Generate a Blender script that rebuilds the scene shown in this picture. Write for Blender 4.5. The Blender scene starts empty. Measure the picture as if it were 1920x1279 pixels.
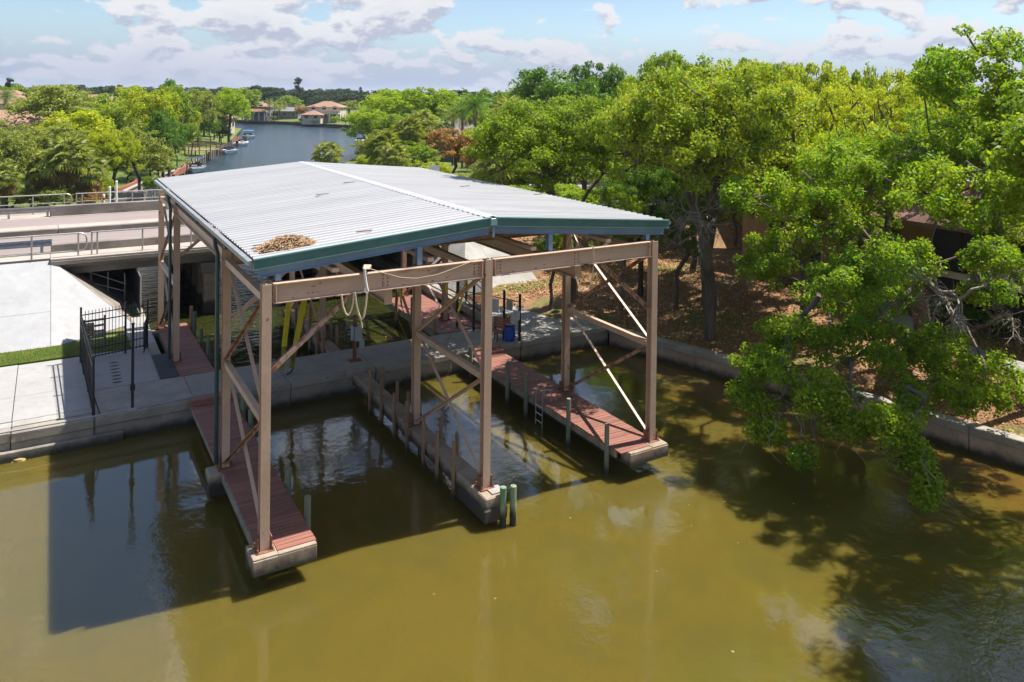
import bpy, bmesh, math, random
import numpy as np
from mathutils import Vector, Matrix, geometry, noise

S = bpy.context.scene
COL = S.collection
R = math.radians
rnd = random.Random(7)
rng = np.random.default_rng(7)

# ------------------------------------------------------------------ camera
CAM = Vector((-4.0757, -17.2235, 10.0))
FPX, CYP, PITCH, ROLL, YAW = 1453.57, 194.82, .0109, .01248, -.53774
fw0 = Vector((-math.sin(YAW), math.cos(YAW), 0)); rt0 = Vector((math.cos(YAW), math.sin(YAW), 0)); up0 = Vector((0, 0, 1))
fwd = fw0*math.cos(PITCH) - up0*math.sin(PITCH); upp = up0*math.cos(PITCH) + fw0*math.sin(PITCH)
rgt = rt0*math.cos(ROLL) + upp*math.sin(ROLL); upv = upp*math.cos(ROLL) - rt0*math.sin(ROLL)
cd = bpy.data.cameras.new('camera'); cam = bpy.data.objects.new('camera', cd); COL.objects.link(cam)
cd.sensor_width = 36; cd.lens = FPX/1920*36; cd.shift_y = -(639.5 - CYP)/1920
cd.clip_start = .3; cd.clip_end = 12000
m3 = Matrix((rgt, upv, -fwd)).transposed()
cam.matrix_world = Matrix.Translation(CAM) @ m3.to_4x4()
S.camera = cam

def ray(px, py):
    return rgt*((px-960)/FPX) - upv*((py-CYP)/FPX) + fwd
def gp(px, py, z=0.0):
    d = ray(px, py); return CAM + d*((z-CAM.z)/d.z)
def at(px, dist):
    "ground position seen at column px, dist metres ahead"
    p = CAM + fw0*dist + rt0*((px-960)/FPX*dist); return p.x, p.y
def ztop(px, py, dist):
    d = ray(px, py); return CAM.z + d.z*dist/(d.dot(fw0))

# ------------------------------------------------------------------ light
SUN_EL, SUN_AZ = R(62.5), R(97)
sd = Vector((math.sin(SUN_AZ)*math.cos(SUN_EL), math.cos(SUN_AZ)*math.cos(SUN_EL), math.sin(SUN_EL)))
ld = bpy.data.lights.new('sun', 'SUN'); ld.energy = 5.0; ld.angle = R(.53); ld.color = (1, .95, .87)
sun = bpy.data.objects.new('sun', ld); COL.objects.link(sun)
sun.rotation_euler = sd.to_track_quat('Z', 'Y').to_euler(); sun.location = (20, -5, 60)
S.view_settings.view_transform = 'Standard'; S.view_settings.look = 'None'
S.view_settings.gamma = 1; S.view_settings.exposure = 0.85
S.view_settings.use_curve_mapping = False
S.cycles.max_bounces = 8; S.cycles.transparent_max_bounces = 8
S.cycles.sample_clamp_indirect = 6; S.cycles.caustics_reflective = False; S.cycles.caustics_refractive = False

class NT:
    def __init__(s, tree): s.t = tree; s.n = tree.nodes; s.l = tree.links
    def new(s, typ, **kw):
        n = s.n.new(typ)
        for k, v in kw.items():
            if k.startswith('i_'):
                s.set(n, k[2:], v)
            else: setattr(n, k, v)
        return n
    def set(s, n, key, v):
        sock = n.inputs[int(key)] if key.isdigit() else n.inputs[key.replace('_', ' ')]
        if isinstance(v, bpy.types.NodeSocket): s.l.new(v, sock)
        else: sock.default_value = v
    def math(s, op, a, b=0.0, c=0.0, clamp=False):
        n = s.new('ShaderNodeMath', operation=op, use_clamp=clamp); s.set(n, '0', a); s.set(n, '1', b)
        if op in ('MULTIPLY_ADD', 'SMOOTH_MIN'): s.set(n, '2', c)
        return n.outputs[0]
    def vmath(s, op, a, b=(0, 0, 0)):
        n = s.new('ShaderNodeVectorMath', operation=op); s.set(n, '0', a)
        if op == 'SCALE': s.set(n, 'Scale', b)
        else: s.set(n, '1', b)
        return n.outputs[0]
    def noise(s, vec, scale, detail=4, rough=.5, dist=0.0):
        n = s.new('ShaderNodeTexNoise'); s.set(n, 'Vector', vec); s.set(n, 'Scale', scale); s.set(n, 'Detail', detail)
        s.set(n, 'Roughness', rough); s.set(n, 'Distortion', dist); return n.outputs[0]
    def step(s, v, a, b, lo=0.0, hi=1.0):
        n = s.new('ShaderNodeMapRange', interpolation_type='SMOOTHSTEP')
        s.set(n, 'Value', v); s.set(n, 'From_Min', a); s.set(n, 'From_Max', b); s.set(n, 'To_Min', lo); s.set(n, 'To_Max', hi); return n.outputs[0]
    def mix(s, f, a, b, typ='MIX'):
        n = s.new('ShaderNodeMix', data_type='RGBA', blend_type=typ); s.set(n, '0', f); s.set(n, '6', a); s.set(n, '7', b); return n.outputs[2]
    def sep(s, v):
        n = s.new('ShaderNodeSeparateXYZ'); s.set(n, '0', v); return n.outputs
    def comb(s, x, y, z):
        n = s.new('ShaderNodeCombineXYZ'); s.set(n, '0', x); s.set(n, '1', y); s.set(n, '2', z); return n.outputs[0]

def c4(c): return (c[0], c[1], c[2], 1)

W = bpy.data.worlds.new('World'); S.world = W; W.use_nodes = True
t = NT(W.node_tree); t.n.clear()
tc = t.new('ShaderNodeTexCoord').outputs['Generated']
D = t.vmath('NORMALIZE', tc)
dx, dy, dz = t.sep(D)
sky = t.new('ShaderNodeTexSky', sky_type='NISHITA', sun_disc=False, sun_elevation=SUN_EL, sun_rotation=SUN_AZ,
            altitude=0, air_density=1.0, dust_density=.6, ozone_density=4.0).outputs[0]
bg = t.new('ShaderNodeBackground', i_Color=sky, i_Strength=.085)
# clouds: heaped cumulus; height is stretched near the horizon so the heaps stay upright there
zc = t.math('MAXIMUM', dz, 0.0)
zs = t.math('ADD', zc, t.math('MULTIPLY', t.math('SUBTRACT', 1.0, t.math('POWER', 2.718, t.math('MULTIPLY', zc, -3.0))), .85))
hx, hy = dx, dy
OFF = (5.1, 2.9, .62)
def clouds(up):
    z1 = t.math('ADD', zs, up)
    PB = t.vmath('ADD', t.comb(hx, hy, z1), OFF); PD_ = t.vmath('ADD', t.comb(hx, hy, t.math('MULTIPLY', z1, .62)), (1.1, 4.3, .8))
    return t.math('ADD', t.math('MULTIPLY', t.noise(PB, 6.3, 3, .5, .1), .52), t.math('MULTIPLY', t.noise(PD_, 15, 9, .6, .15), .48))
dens = clouds(0.0); dens2 = clouds(.035)
cov = t.math('ADD', .480, t.step(dz, .12, .4, 0.0, .05))
mask = t.step(dens, cov, t.math('ADD', cov, .04))
lit = t.step(t.math('SUBTRACT', dens, dens2), -.045, .025)
thick = t.step(dens, .54, .68)
shade = t.math('MULTIPLY', lit, t.math('SUBTRACT', 1.0, t.math('MULTIPLY', thick, .3)))
ccol = t.mix(shade, c4((.42, .455, .56)), c4((.70, .71, .74)))
low = t.step(dz, .0, .10, 1.0, 0.0)
ccol = t.mix(t.math('MULTIPLY', low, .6), ccol, c4((.335, .375, .53)))
bg2 = t.new('ShaderNodeBackground', i_Color=ccol, i_Strength=.68)
hz = t.new('ShaderNodeBackground', i_Color=c4((.27, .345, .56)), i_Strength=.66)
f1 = t.math('MULTIPLY', t.step(dz, -.01, .098, 1.0, .0), .95)
mx0 = t.new('ShaderNodeMixShader'); t.l.new(f1, mx0.inputs[0]); t.l.new(bg.outputs[0], mx0.inputs[1]); t.l.new(hz.outputs[0], mx0.inputs[2])
mx = t.new('ShaderNodeMixShader'); t.l.new(mask, mx.inputs[0]); t.l.new(mx0.outputs[0], mx.inputs[1]); t.l.new(bg2.outputs[0], mx.inputs[2])
wo = t.new('ShaderNodeOutputWorld'); t.l.new(mx.outputs[0], wo.inputs[0])

# ------------------------------------------------------------------ materials
MATS = {}
def pmat(name, c1, c2=None, scale=3.0, rough=.7, metal=0.0, bump=.0, bscale=20.0, spots=None, streak=(1, 1, 1), wet=None, spec=.5, world=False, lo=.35, hi=.65, vary=0.0):
    """principled material: two colours by noise, optional spots (colour, scale, lo, hi), optional wet (colour, z0, z1 in world height)"""
    if name in MATS: return MATS[name]
    m = bpy.data.materials.new(name); m.use_nodes = True; t = NT(m.node_tree); t.n.clear()
    geo = t.new('ShaderNodeNewGeometry')
    if world: v = geo.outputs['Position']
    else:
        oi = t.new('ShaderNodeObjectInfo').outputs['Random']
        v = t.vmath('ADD', t.new('ShaderNodeTexCoord').outputs['Object'], t.vmath('SCALE', (13.1, 7.7, 5.3), oi))
    v = t.vmath('MULTIPLY', v, streak)
    col = c4(c1)
    if c2 is not None:
        col = t.mix(t.step(t.noise(v, scale, 6, .62), lo, hi), c4(c1), c4(c2))
    fine = t.noise(v, scale*9, 4, .6)
    col = t.mix(1.0, col, t.mix(fine, (.84, .84, .84, 1), (1.14, 1.14, 1.14, 1)), 'MULTIPLY')
    rv = t.new('ShaderNodeObjectInfo').outputs['Random']
    if vary: col = t.mix(1.0, col, t.mix(rv, (1-vary, 1-vary, 1-vary, 1), (1+vary, 1+vary, 1+vary*1.1, 1)), 'MULTIPLY')
    for sp in (spots or []):
        col = t.mix(t.step(t.noise(t.vmath('ADD', v, (sp[1], 2.2, 9)), sp[1], 5, .6), sp[2], sp[3]), col, c4(sp[0]))
    if wet:
        z = t.sep(geo.outputs['Position'])[2]
        zz = t.math('ADD', z, t.math('MULTIPLY', t.math('SUBTRACT', t.noise(geo.outputs['Position'], 3.0, 5, .65), .5), .35))
        col = t.mix(t.step(zz, wet[1], wet[2], 1.0, 0.0), col, c4(wet[0]))
    b = t.new('ShaderNodeBsdfPrincipled', i_Base_Color=col, i_Roughness=rough, i_Metallic=metal)
    b.inputs['Specular IOR Level'].default_value = spec
    if bump:
        bn = t.new('ShaderNodeBump', i_Height=t.noise(v, bscale, 5, .6), i_Strength=bump, i_Distance=.02)
        t.l.new(bn.outputs[0], b.inputs['Normal'])
    o = t.new('ShaderNodeOutputMaterial'); t.l.new(b.outputs[0], o.inputs[0])
    MATS[name] = m; return m

def leafmat(name, c1, c2, c3, trans=.45, nscale=.45, dead=None, gloss=.55):
    if name in MATS: return MATS[name]
    m = bpy.data.materials.new(name); m.use_nodes = True; t = NT(m.node_tree); t.n.clear()
    geo = t.new('ShaderNodeNewGeometry'); rp = geo.outputs['Random Per Island']
    oi = t.new('ShaderNodeObjectInfo').outputs['Random']
    v = t.vmath('ADD', t.new('ShaderNodeTexCoord').outputs['Object'], t.vmath('SCALE', (31.1, 17.7, 5.3), oi))
    n = t.noise(v, nscale, 3, .6)
    col = t.mix(t.step(n, .36, .64), c4(c1), c4(c2))
    col = t.mix(t.math('MULTIPLY', t.step(rp, .45, 1.0), .75), col, c4(c3))
    if dead: col = t.mix(t.step(t.math('ADD', t.math('MULTIPLY', n, .6), t.math('MULTIPLY', t.math('FRACT', t.math('MULTIPLY', rp, 7.31)), .4)), dead[1], dead[1]+.06), col, c4(dead[0]))
    col = t.mix(1.0, col, t.mix(t.math('FRACT', t.math('MULTIPLY', rp, 17.7)), (.9, .9, .9, 1), (1.6, 1.58, 1.5, 1)), 'MULTIPLY')
    b = t.new('ShaderNodeBsdfPrincipled', i_Base_Color=col, i_Roughness=gloss)
    b.inputs['Specular IOR Level'].default_value = .22
    tr = t.new('ShaderNodeBsdfTranslucent', i_Color=t.mix(1.0, col, (1.4, 1.35, .5, 1), 'MULTIPLY'))
    ms = t.new('ShaderNodeMixShader'); ms.inputs[0].default_value = trans
    t.l.new(b.outputs[0], ms.inputs[1]); t.l.new(tr.outputs[0], ms.inputs[2])
    o = t.new('ShaderNodeOutputMaterial'); t.l.new(ms.outputs[0], o.inputs[0])
    MATS[name] = m; return m

M = {}
M['steel'] = pmat('tan_painted_steel', (.55, .385, .285), (.48, .325, .24), 1.6, .5, bump=.15, bscale=30, spots=[((.17, .065, .03), 5.0, .665, .70), ((.56, .42, .35), 9, .68, .74)], streak=(1, 1, .6))
M['steel_beam'] = pmat('tan_painted_beam', (.57, .405, .305), (.51, .355, .265), 1.2, .5, bump=.12, bscale=25, spots=[((.19, .075, .03), 4.0, .66, .70), ((.30, .20, .16), 1.3, .6, .75)], streak=(.5, 1, 1.6))
M['rust'] = pmat('rusty_steel', (.30, .13, .07), (.14, .06, .035), 14, .85, bump=.5, bscale=60)
M['rusty_paint'] = pmat('flaking_tan_paint', (.42, .28, .23), (.20, .09, .045), 7, .7, bump=.3, bscale=40, lo=.44, hi=.56, streak=(1, 1, .4))
M['under'] = pmat('brown_primed_steel', (.20, .115, .08), (.14, .08, .055), 2, .6)
M['roof'] = pmat('galvalume_roof', (.455, .452, .458), (.415, .412, .42), .6, .42, metal=.0, spec=.6, spots=[((.375, .372, .37), 1.6, .50, .66), ((.30, .295, .285), .5, .62, .8)], streak=(.04, 3.6, 1), vary=.03)
M['fascia'] = pmat('dark_green_trim', (.045, .145, .145), (.06, .175, .175), 2, .32)
M['fascia_lip'] = pmat('pale_green_trim', (.17, .32, .31), (.20, .36, .35), 2, .35)
M['blue'] = pmat('grey_blue_steel', (.15, .24, .36), (.19, .29, .41), 1.5, .45)
M['gutter'] = pmat('grey_gutter', (.28, .30, .31), (.22, .24, .25), 3, .4)
M['pipe'] = pmat('dark_green_downspout', (.015, .05, .055), (.02, .06, .065), 3, .35)
M['deck'] = pmat('red_brown_decking', (.30, .125, .088), (.215, .088, .064), 2.2, .6, bump=.2, bscale=45, streak=(.4, 3, 1), spots=[((.42, .36, .32), 7, .72, .75), ((.15, .10, .08), 1.3, .6, .8)], vary=.16)
M['wood'] = pmat('weathered_timber', (.33, .21, .12), (.20, .13, .08), 4, .85, bump=.5, bscale=30, streak=(1, 1, .25), wet=((.03, .03, .018), -.72, -.38))
M['grey_wood'] = pmat('grey_timber', (.32, .28, .22), (.20, .17, .13), 4, .85, bump=.4, bscale=30, streak=(1, 1, .3))
M['pile'] = pmat('green_treated_pile', (.21, .23, .16), (.15, .175, .125), 5, .85, bump=.5, bscale=30, streak=(1, 1, .2), wet=((.035, .035, .025), -.72, -.35))
M['pile_green'] = pmat('painted_green_pile', (.09, .22, .13), (.30, .32, .20), 5, .7, bump=.5, bscale=30, streak=(1, 1, .25), wet=((.02, .018, .012), -.55, -.25))
M['conc'] = pmat('old_concrete', (.33, .29, .245), (.24, .21, .18), 1.1, .88, bump=.45, bscale=28, world=True, spots=[((.45, .42, .38), 2.1, .62, .8), ((.10, .09, .075), 3.4, .64, .82)], wet=((.04, .037, .028), -.74, -.42))
M['conc_pier'] = pmat('mud_stained_concrete', (.27, .19, .13), (.36, .29, .22), 1.6, .9, bump=.5, bscale=30, world=True, spots=[((.14, .085, .05), 3.4, .60, .75)], wet=((.045, .04, .033), -.34, -.06))
M['conc_walk'] = pmat('walkway_concrete', (.36, .34, .31), (.28, .265, .24), .9, .85, bump=.3, bscale=32, world=True, spots=[((.50, .48, .45), 3.0, .64, .8), ((.14, .13, .115), 5.5, .67, .8)])
M['conc_new'] = pmat('pale_new_concrete', (.355, .342, .33), (.315, .303, .292), .5, .8, bump=.12, bscale=40, world=True, spots=[((.235, .215, .195), 1.0, .52, .82), ((.17, .155, .14), 3.3, .64, .85)])
M['conc_slope'] = pmat('white_slope_concrete', (.36, .36, .365), (.32, .32, .325), .35, .8, bump=.15, bscale=30, world=True, spots=[((.25, .245, .235), .7, .55, .85), ((.20, .19, .175), 2.6, .66, .85)])
M['conc_sea'] = pmat('tan_seawall_concrete', (.46, .34, .245), (.36, .265, .19), .8, .88, bump=.4, bscale=24, world=True, spots=[((.48, .43, .38), 1.7, .6, .8), ((.12, .09, .06), 2.6, .62, .8)], wet=((.045, .036, .022), -.76, -.4), streak=(1, 1, .5))
M['conc_cap'] = pmat('grey_seawall_cap', (.36, .325, .28), (.27, .24, .20), 1.2, .88, bump=.4, bscale=24, world=True, spots=[((.16, .12, .085), 2.4, .58, .78)])
M['bridge'] = pmat('stained_bridge_concrete', (.27, .235, .20), (.17, .145, .125), .8, .9, bump=.4, bscale=22, world=True, spots=[((.07, .06, .05), 1.7, .58, .8)], streak=(.6, 1, 1.4))
M['bridge_top'] = pmat('pale_bridge_concrete', (.40, .345, .30), (.34, .29, .25), .8, .88, bump=.3, bscale=22, world=True, spots=[((.30, .25, .21), 2.2, .62, .85)])
M['asphalt'] = pmat('worn_pinkish_asphalt', (.27, .22, .205), (.235, .19, .178), 1.5, .9, bump=.3, bscale=60, world=True, streak=(.06, 1, 1), spots=[((.25, .20, .185), 1.0, .55, .7)])
M['black'] = pmat('black_powder_coat', (.013, .013, .02), (.02, .02, .028), 3, .4)
M['galv'] = pmat('galvanised_steel', (.42, .40, .37), (.34, .32, .30), 5, .45, metal=.35)
M['galv_blue'] = pmat('dull_blue_grey_guardrail', (.22, .27, .33), (.17, .20, .25), 5, .45, metal=.3)
M['white'] = pmat('white_paint', (.78, .78, .77), (.7, .7, .69), 3, .45)
M['yellow'] = pmat('yellow_webbing', (.70, .62, .02), (.60, .50, .03), 5, .7)
M['slime'] = pmat('algae_stained_webbing', (.34, .30, .05), (.10, .10, .03), 4, .8, streak=(1, 1, .6))
M['rope'] = pmat('pale_rope', (.62, .50, .36), (.5, .4, .28), 30, .9)
M['dark'] = pmat('painted_recess_shade', (.03, .028, .025), (.045, .04, .035), 2, .9)  # near-black that paints in the shade of holes and undersides
M['hose'] = pmat('black_hose', (.02, .02, .02), None, 2, .5)
M['box'] = pmat('grey_meter_box', (.42, .45, .48), (.35, .38, .41), 3, .4)
M['barrel'] = pmat('blue_plastic', (.008, .06, .36), (.01, .07, .42), 3, .35)
M['bench'] = pmat('red_brown_slats', (.36, .12, .075), (.28, .09, .06), 5, .6)
M['sign'] = pmat('white_sign_face', (.62, .62, .64), (.55, .55, .58), 4, .5)
M['sign_green'] = pmat('pale_green_sign_face', (.26, .32, .22), (.3, .36, .26), 4, .5)
M['mat'] = pmat('charcoal_mat', (.045, .05, .06), (.06, .065, .075), 8, .8, bump=.3, bscale=80)
M['bark'] = pmat('grey_brown_bark', (.17, .14, .115), (.09, .072, .058), 3, .95, bump=.9, bscale=14, streak=(1, 1, .3))
M['bark_dark'] = pmat('dark_bark', (.085, .065, .05), (.05, .04, .032), 3, .95, bump=.9, bscale=14, streak=(1, 1, .3))
M['twig'] = pmat('bleached_twigs', (.30, .27, .24), (.19, .165, .14), 6, .9)
M['tile'] = pmat('terracotta_tile', (.26, .14, .095), (.33, .20, .14), 1.5, .85, bump=.5, bscale=12)
M['shingle'] = pmat('red_brown_shingle', (.24, .12, .10), (.18, .09, .078), 5, .9, bump=.5, bscale=30)
M['stucco'] = pmat('tan_stucco', (.42, .25, .125), (.37, .22, .11), 1.2, .9, bump=.2, bscale=40)
M['stucco_pale'] = pmat('cream_stucco', (.55, .46, .37), (.48, .40, .32), 1.2, .9, bump=.2, bscale=40)
M['stucco_grey'] = pmat('grey_stucco', (.22, .21, .215), (.18, .17, .175), 1.2, .9)
M['red_wall'] = pmat('brick_red_wall', (.22, .055, .035), (.17, .045, .03), 2, .85)
M['glass'] = pmat('dark_window_glass', (.02, .025, .035), None, 2, .08)
M['screen'] = pmat('dark_porch_screen', (.012, .012, .016), (.018, .018, .022), 2, .5)
M['trimw'] = pmat('off_white_trim', (.55, .52, .48), None, 2, .6)
M['hull'] = pmat('white_gelcoat', (.72, .73, .74), (.66, .67, .69), 3, .25)
M['canvas_blue'] = pmat('blue_canvas', (.03, .20, .48), (.04, .24, .52), 4, .7)
M['canvas_navy'] = pmat('navy_canvas', (.02, .035, .09), (.025, .045, .11), 4, .7)
M['motor'] = pmat('black_outboard', (.015, .015, .018), None, 2, .3)
M['rock'] = pmat('algae_rock', (.42, .31, .13), (.28, .22, .09), 3, .9, bump=.8, bscale=10)
M['orange'] = pmat('orange_fabric', (.60, .16, .05), (.5, .13, .05), 3, .8)
M['brickw'] = pmat('red_brown_retaining_wall', (.30, .11, .06), (.22, .085, .05), 3, .9, bump=.5, bscale=12)
M['far_white'] = pmat('far_office_panels', (.42, .46, .55), (.38, .42, .5), 2, .5)
M['red'] = pmat('red_reflective', (.55, .03, .03), None, 2, .4)

M['leaf_yg'] = leafmat('leaf_yellow_green', (0.213, 0.297, 0.018), (0.302, 0.352, 0.018), (0.426, 0.418, 0.025), .45)
M['leaf_g'] = leafmat('leaf_fresh_green', (0.115, 0.198, 0.018), (0.176, 0.264, 0.020), (0.270, 0.319, 0.026), .42)
M['leaf_lime'] = leafmat('leaf_lime', (0.162, 0.275, 0.012), (0.243, 0.330, 0.014), (0.324, 0.385, 0.022), .45)
M['leaf_dk'] = leafmat('leaf_deep_green', (0.062, 0.144, 0.018), (0.094, 0.190, 0.022), (0.150, 0.230, 0.028), .35)
M['leaf_olive'] = leafmat('leaf_olive_grey', (0.157, 0.198, 0.045), (0.224, 0.264, 0.055), (0.314, 0.330, 0.080), .35)
M['leaf_orange'] = leafmat('leaf_rusty', (0.165, 0.258, 0.022), (0.231, 0.302, 0.024), (0.308, 0.325, 0.035), .4, nscale=1.1, dead=((.42, .24, .07), .70))
M['leaf_oak'] = leafmat('leaf_bright_oak', (.095, .215, .016), (.19, .285, .018), (.32, .355, .024), .5)
M['leaf_rust'] = leafmat('leaf_dead_orange', (.34, .18, .07), (.24, .15, .05), (.38, .26, .11), .35)
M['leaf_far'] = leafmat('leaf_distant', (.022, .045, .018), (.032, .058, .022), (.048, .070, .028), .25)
M['palm'] = leafmat('palm_green', (.20, .26, .06), (.27, .31, .09), (.40, .40, .17), .3, .8)
M['palm_dead'] = leafmat('palm_dead', (.30, .22, .12), (.22, .16, .10), (.36, .26, .14), .25, .8)
M['grassb'] = leafmat('grass_blades', (.075, .13, .018), (.12, .16, .025), (.20, .20, .05), .3, .8)
M['litter'] = leafmat('fallen_leaves', (.36, .20, .095), (.26, .135, .06), (.50, .33, .17), .05, .8, gloss=.8)
M['twigs_nest'] = leafmat('nest_twigs', (.26, .16, .09), (.16, .10, .06), (.42, .30, .18), .0, .8, gloss=.9)

# ------------------------------------------------------------------ mesh helpers
def meta(o, label=None, cat=None, group=None, kind=None):
    if label: o['label'] = label
    if cat: o['category'] = cat
    if group: o['group'] = group
    if kind: o['kind'] = kind
    return o
def wloc(o):
    v = Vector((0, 0, 0))
    while o: v += o.location; o = o.parent
    return v
def thing(name, loc, label, cat, group=None):
    o = bpy.data.objects.new(name, None); COL.objects.link(o); o.location = loc; o.empty_display_size = .3
    return meta(o, label, cat, group)
def fastmesh(name, V, F, k):
    "V (n,3) array, F (m,k) int array"
    me = bpy.data.meshes.new(name); n = len(V); m = len(F)
    me.vertices.add(n); me.vertices.foreach_set('co', np.asarray(V, np.float32).ravel())
    me.loops.add(m*k); me.loops.foreach_set('vertex_index', np.asarray(F, np.int32).ravel())
    me.polygons.add(m); me.polygons.foreach_set('loop_start', np.arange(0, m*k, k, dtype=np.int32))
    me.polygons.foreach_set('loop_total', np.full(m, k, np.int32))
    me.update(calc_edges=True); return me
def link(name, me, parent=None, loc=None):
    o = bpy.data.objects.new(name, me); COL.objects.link(o)
    if parent: o.parent = parent
    if loc is not None: o.location = loc
    return o
class MB:
    def __init__(s): s.v = []; s.f = []
    def add(s, vs, fs):
        b = len(s.v); s.v += [Vector(v) for v in vs]; s.f += [[b+i for i in f] for f in fs]; return s
    def box(s, x0, x1, y0, y1, z0, z1):
        return s.add([(x0,y0,z0),(x1,y0,z0),(x1,y1,z0),(x0,y1,z0),(x0,y0,z1),(x1,y0,z1),(x1,y1,z1),(x0,y1,z1)],
                     [(0,3,2,1),(4,5,6,7),(0,1,5,4),(1,2,6,5),(2,3,7,6),(3,0,4,7)])
    def bar(s, p, q, w, h, up=(0,0,1), off=(0,0)):
        p, q = Vector(p), Vector(q); d = (q-p).normalized(); up = Vector(up)
        x = d.cross(up)
        if x.length < 1e-4: x = d.cross(Vector((1,0,0)))
        x.normalize(); y = x.cross(d).normalized()
        vs = []
        for e in (p, q):
            for a, b in ((-1,-1),(1,-1),(1,1),(-1,1)): vs.append(e + x*(off[0]+a*w/2) + y*(off[1]+b*h/2))
        return s.add(vs, [(0,1,2,3),(7,6,5,4),(0,4,5,1),(1,5,6,2),(2,6,7,3),(3,7,4,0)])
    def hbeam(s, p, q, w, d, tf=.02, tw=.016, up=(0,0,1)):
        "I section, depth d along up, flange width w"
        s.bar(p, q, w, tf, up, (0, d/2-tf/2)); s.bar(p, q, w, tf, up, (0, -d/2+tf/2)); return s.bar(p, q, tw, d-2*tf, up)
    def angle(s, p, q, w, t=.014, up=(0,0,1), sx=1, sy=1):
        s.bar(p, q, w, t, up, (0, sy*w/2)); return s.bar(p, q, t, w-t, up, (sx*w/2, 0))
    def tube(s, p, q, r0, r1=None, n=8, cap=True):
        r1 = r0 if r1 is None else r1
        p, q = Vector(p), Vector(q); d = (q-p).normalized(); a = d.orthogonal().normalized(); b = d.cross(a)
        vs = [e + (a*math.cos(2*math.pi*i/n) + b*math.sin(2*math.pi*i/n))*r for e, r in ((p, r0), (q, r1)) for i in range(n)]
        fs = [(i, (i+1) % n, n+(i+1) % n, n+i) for i in range(n)]
        if cap: fs += [tuple(range(n))[::-1], tuple(range(n, 2*n))]
        return s.add(vs, fs)
    def path(s, pts, r, n=6, r1=None):
        "one continuous swept tube"
        pts = [Vector(p) for p in pts]; m = len(pts); r1 = r if r1 is None else r1
        vs = []; a = None
        for i, p in enumerate(pts):
            d = (pts[min(i+1, m-1)] - pts[max(i-1, 0)]).normalized()
            a = d.orthogonal().normalized() if a is None else (a - d*a.dot(d)).normalized()
            b = d.cross(a); rr = r + (r1-r)*i/(m-1)
            vs += [p + (a*math.cos(2*math.pi*k/n) + b*math.sin(2*math.pi*k/n))*rr for k in range(n)]
        fs = [(i*n+k, i*n+(k+1) % n, (i+1)*n+(k+1) % n, (i+1)*n+k) for i in range(m-1) for k in range(n)]
        fs += [tuple(range(n))[::-1], tuple(range((m-1)*n, m*n))]
        return s.add(vs, fs)
    def prism(s, poly, z0, z1):
        n = len(poly); zf0 = z0 if callable(z0) else (lambda x, y: z0); zf1 = z1 if callable(z1) else (lambda x, y: z1)
        vs = [(x, y, zf0(x, y)) for x, y in poly] + [(x, y, zf1(x, y)) for x, y in poly]
        return s.add(vs, [tuple(range(n))[::-1], tuple(range(n, 2*n))] + [(i, (i+1) % n, n+(i+1) % n, n+i) for i in range(n)])
    def mesh(s, name, o=(0, 0, 0)):
        o = Vector(o); me = bpy.data.meshes.new(name); me.from_pydata([v-o for v in s.v], [], s.f); me.update(); return me
    def build(s, name, mat, parent=None, bevel=0.0, smooth=False, label=None, loc=None):
        o0 = wloc(parent) if parent else (Vector(loc) if loc is not None else Vector((0, 0, 0)))
        me = s.mesh(name, o0); me.materials.append(mat)
        if bevel:
            bm = bmesh.new(); bm.from_mesh(me)
            bmesh.ops.recalc_face_normals(bm, faces=bm.faces)
            bmesh.ops.bevel(bm, geom=[e for e in bm.edges if e.calc_face_angle(0) > .5], offset=bevel, segments=1, affect='EDGES')
            bm.to_mesh(me); bm.free()
        if smooth:
            for p in me.polygons: p.use_smooth = True
        ob = link(name, me, parent, loc if not parent else None)
        if label: ob['label'] = label
        return ob
def box1(name, mat, parent, x0, x1, y0, y1, z0, z1, bevel=0.0, **k):
    return MB().box(x0, x1, y0, y1, z0, z1).build(name, mat, parent, bevel, **k)
def copy_tree(o, parent=None):
    c = o.copy(); COL.objects.link(c)
    if parent: c.parent = parent
    for ch in list(o.children): copy_tree(ch, c)
    return c

# ================================================================== SETTING
WZ = -.8
def seawall_u(v):
    pts = [(9.55, 16.64), (4.5, 18.1), (-1.4, 19.6), (-5.6, 20.5), (-22, 24.5), (-50, 31), (-90, 40)]
    if v >= pts[0][0]: return pts[0][1]
    for (a, ua), (b, ub) in zip(pts, pts[1:]):
        if v >= b: return ua + (ub-ua)*(v-a)/(b-a)
    return pts[-1][1]
BASIN = [(-120, 9.55), (16.64, 9.55), (18.1, 4.5), (19.6, -1.4), (20.5, -5.6), (24.5, -22), (31, -50), (40, -90), (-120, -90)]
RIVER = [(-.45, 11.9), (-.45, 16), (-.3, 23), (.2, 36), (.5, 59), (2.5, 69), (6.4, 81), (11.2, 92), (20.5, 123), (26.4, 142), (31.9, 165), (41.7, 206),
         (36, 232), (12, 262), (18, 285), (40, 278), (56, 260), (64.7, 245), (70, 227), (76.7, 213), (79, 205), (72.8, 196), (64.4, 171), (51.7, 133), (38.9, 103.7), (27, 80), (20, 60), (15, 46), (13.4, 38), (13.2, 23), (13.2, 11.9)]
def seg_dist(P, poly):
    "distance of points (n,2) to closed polyline"
    d = np.full(len(P), 1e9)
    for i in range(len(poly)):
        a = np.array(poly[i], float); b = np.array(poly[(i+1) % len(poly)], float); ab = b-a
        tt = np.clip(((P-a)@ab)/(ab@ab), 0, 1); d = np.minimum(d, np.linalg.norm(P-(a+tt[:, None]*ab), axis=1))
    return d
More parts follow.
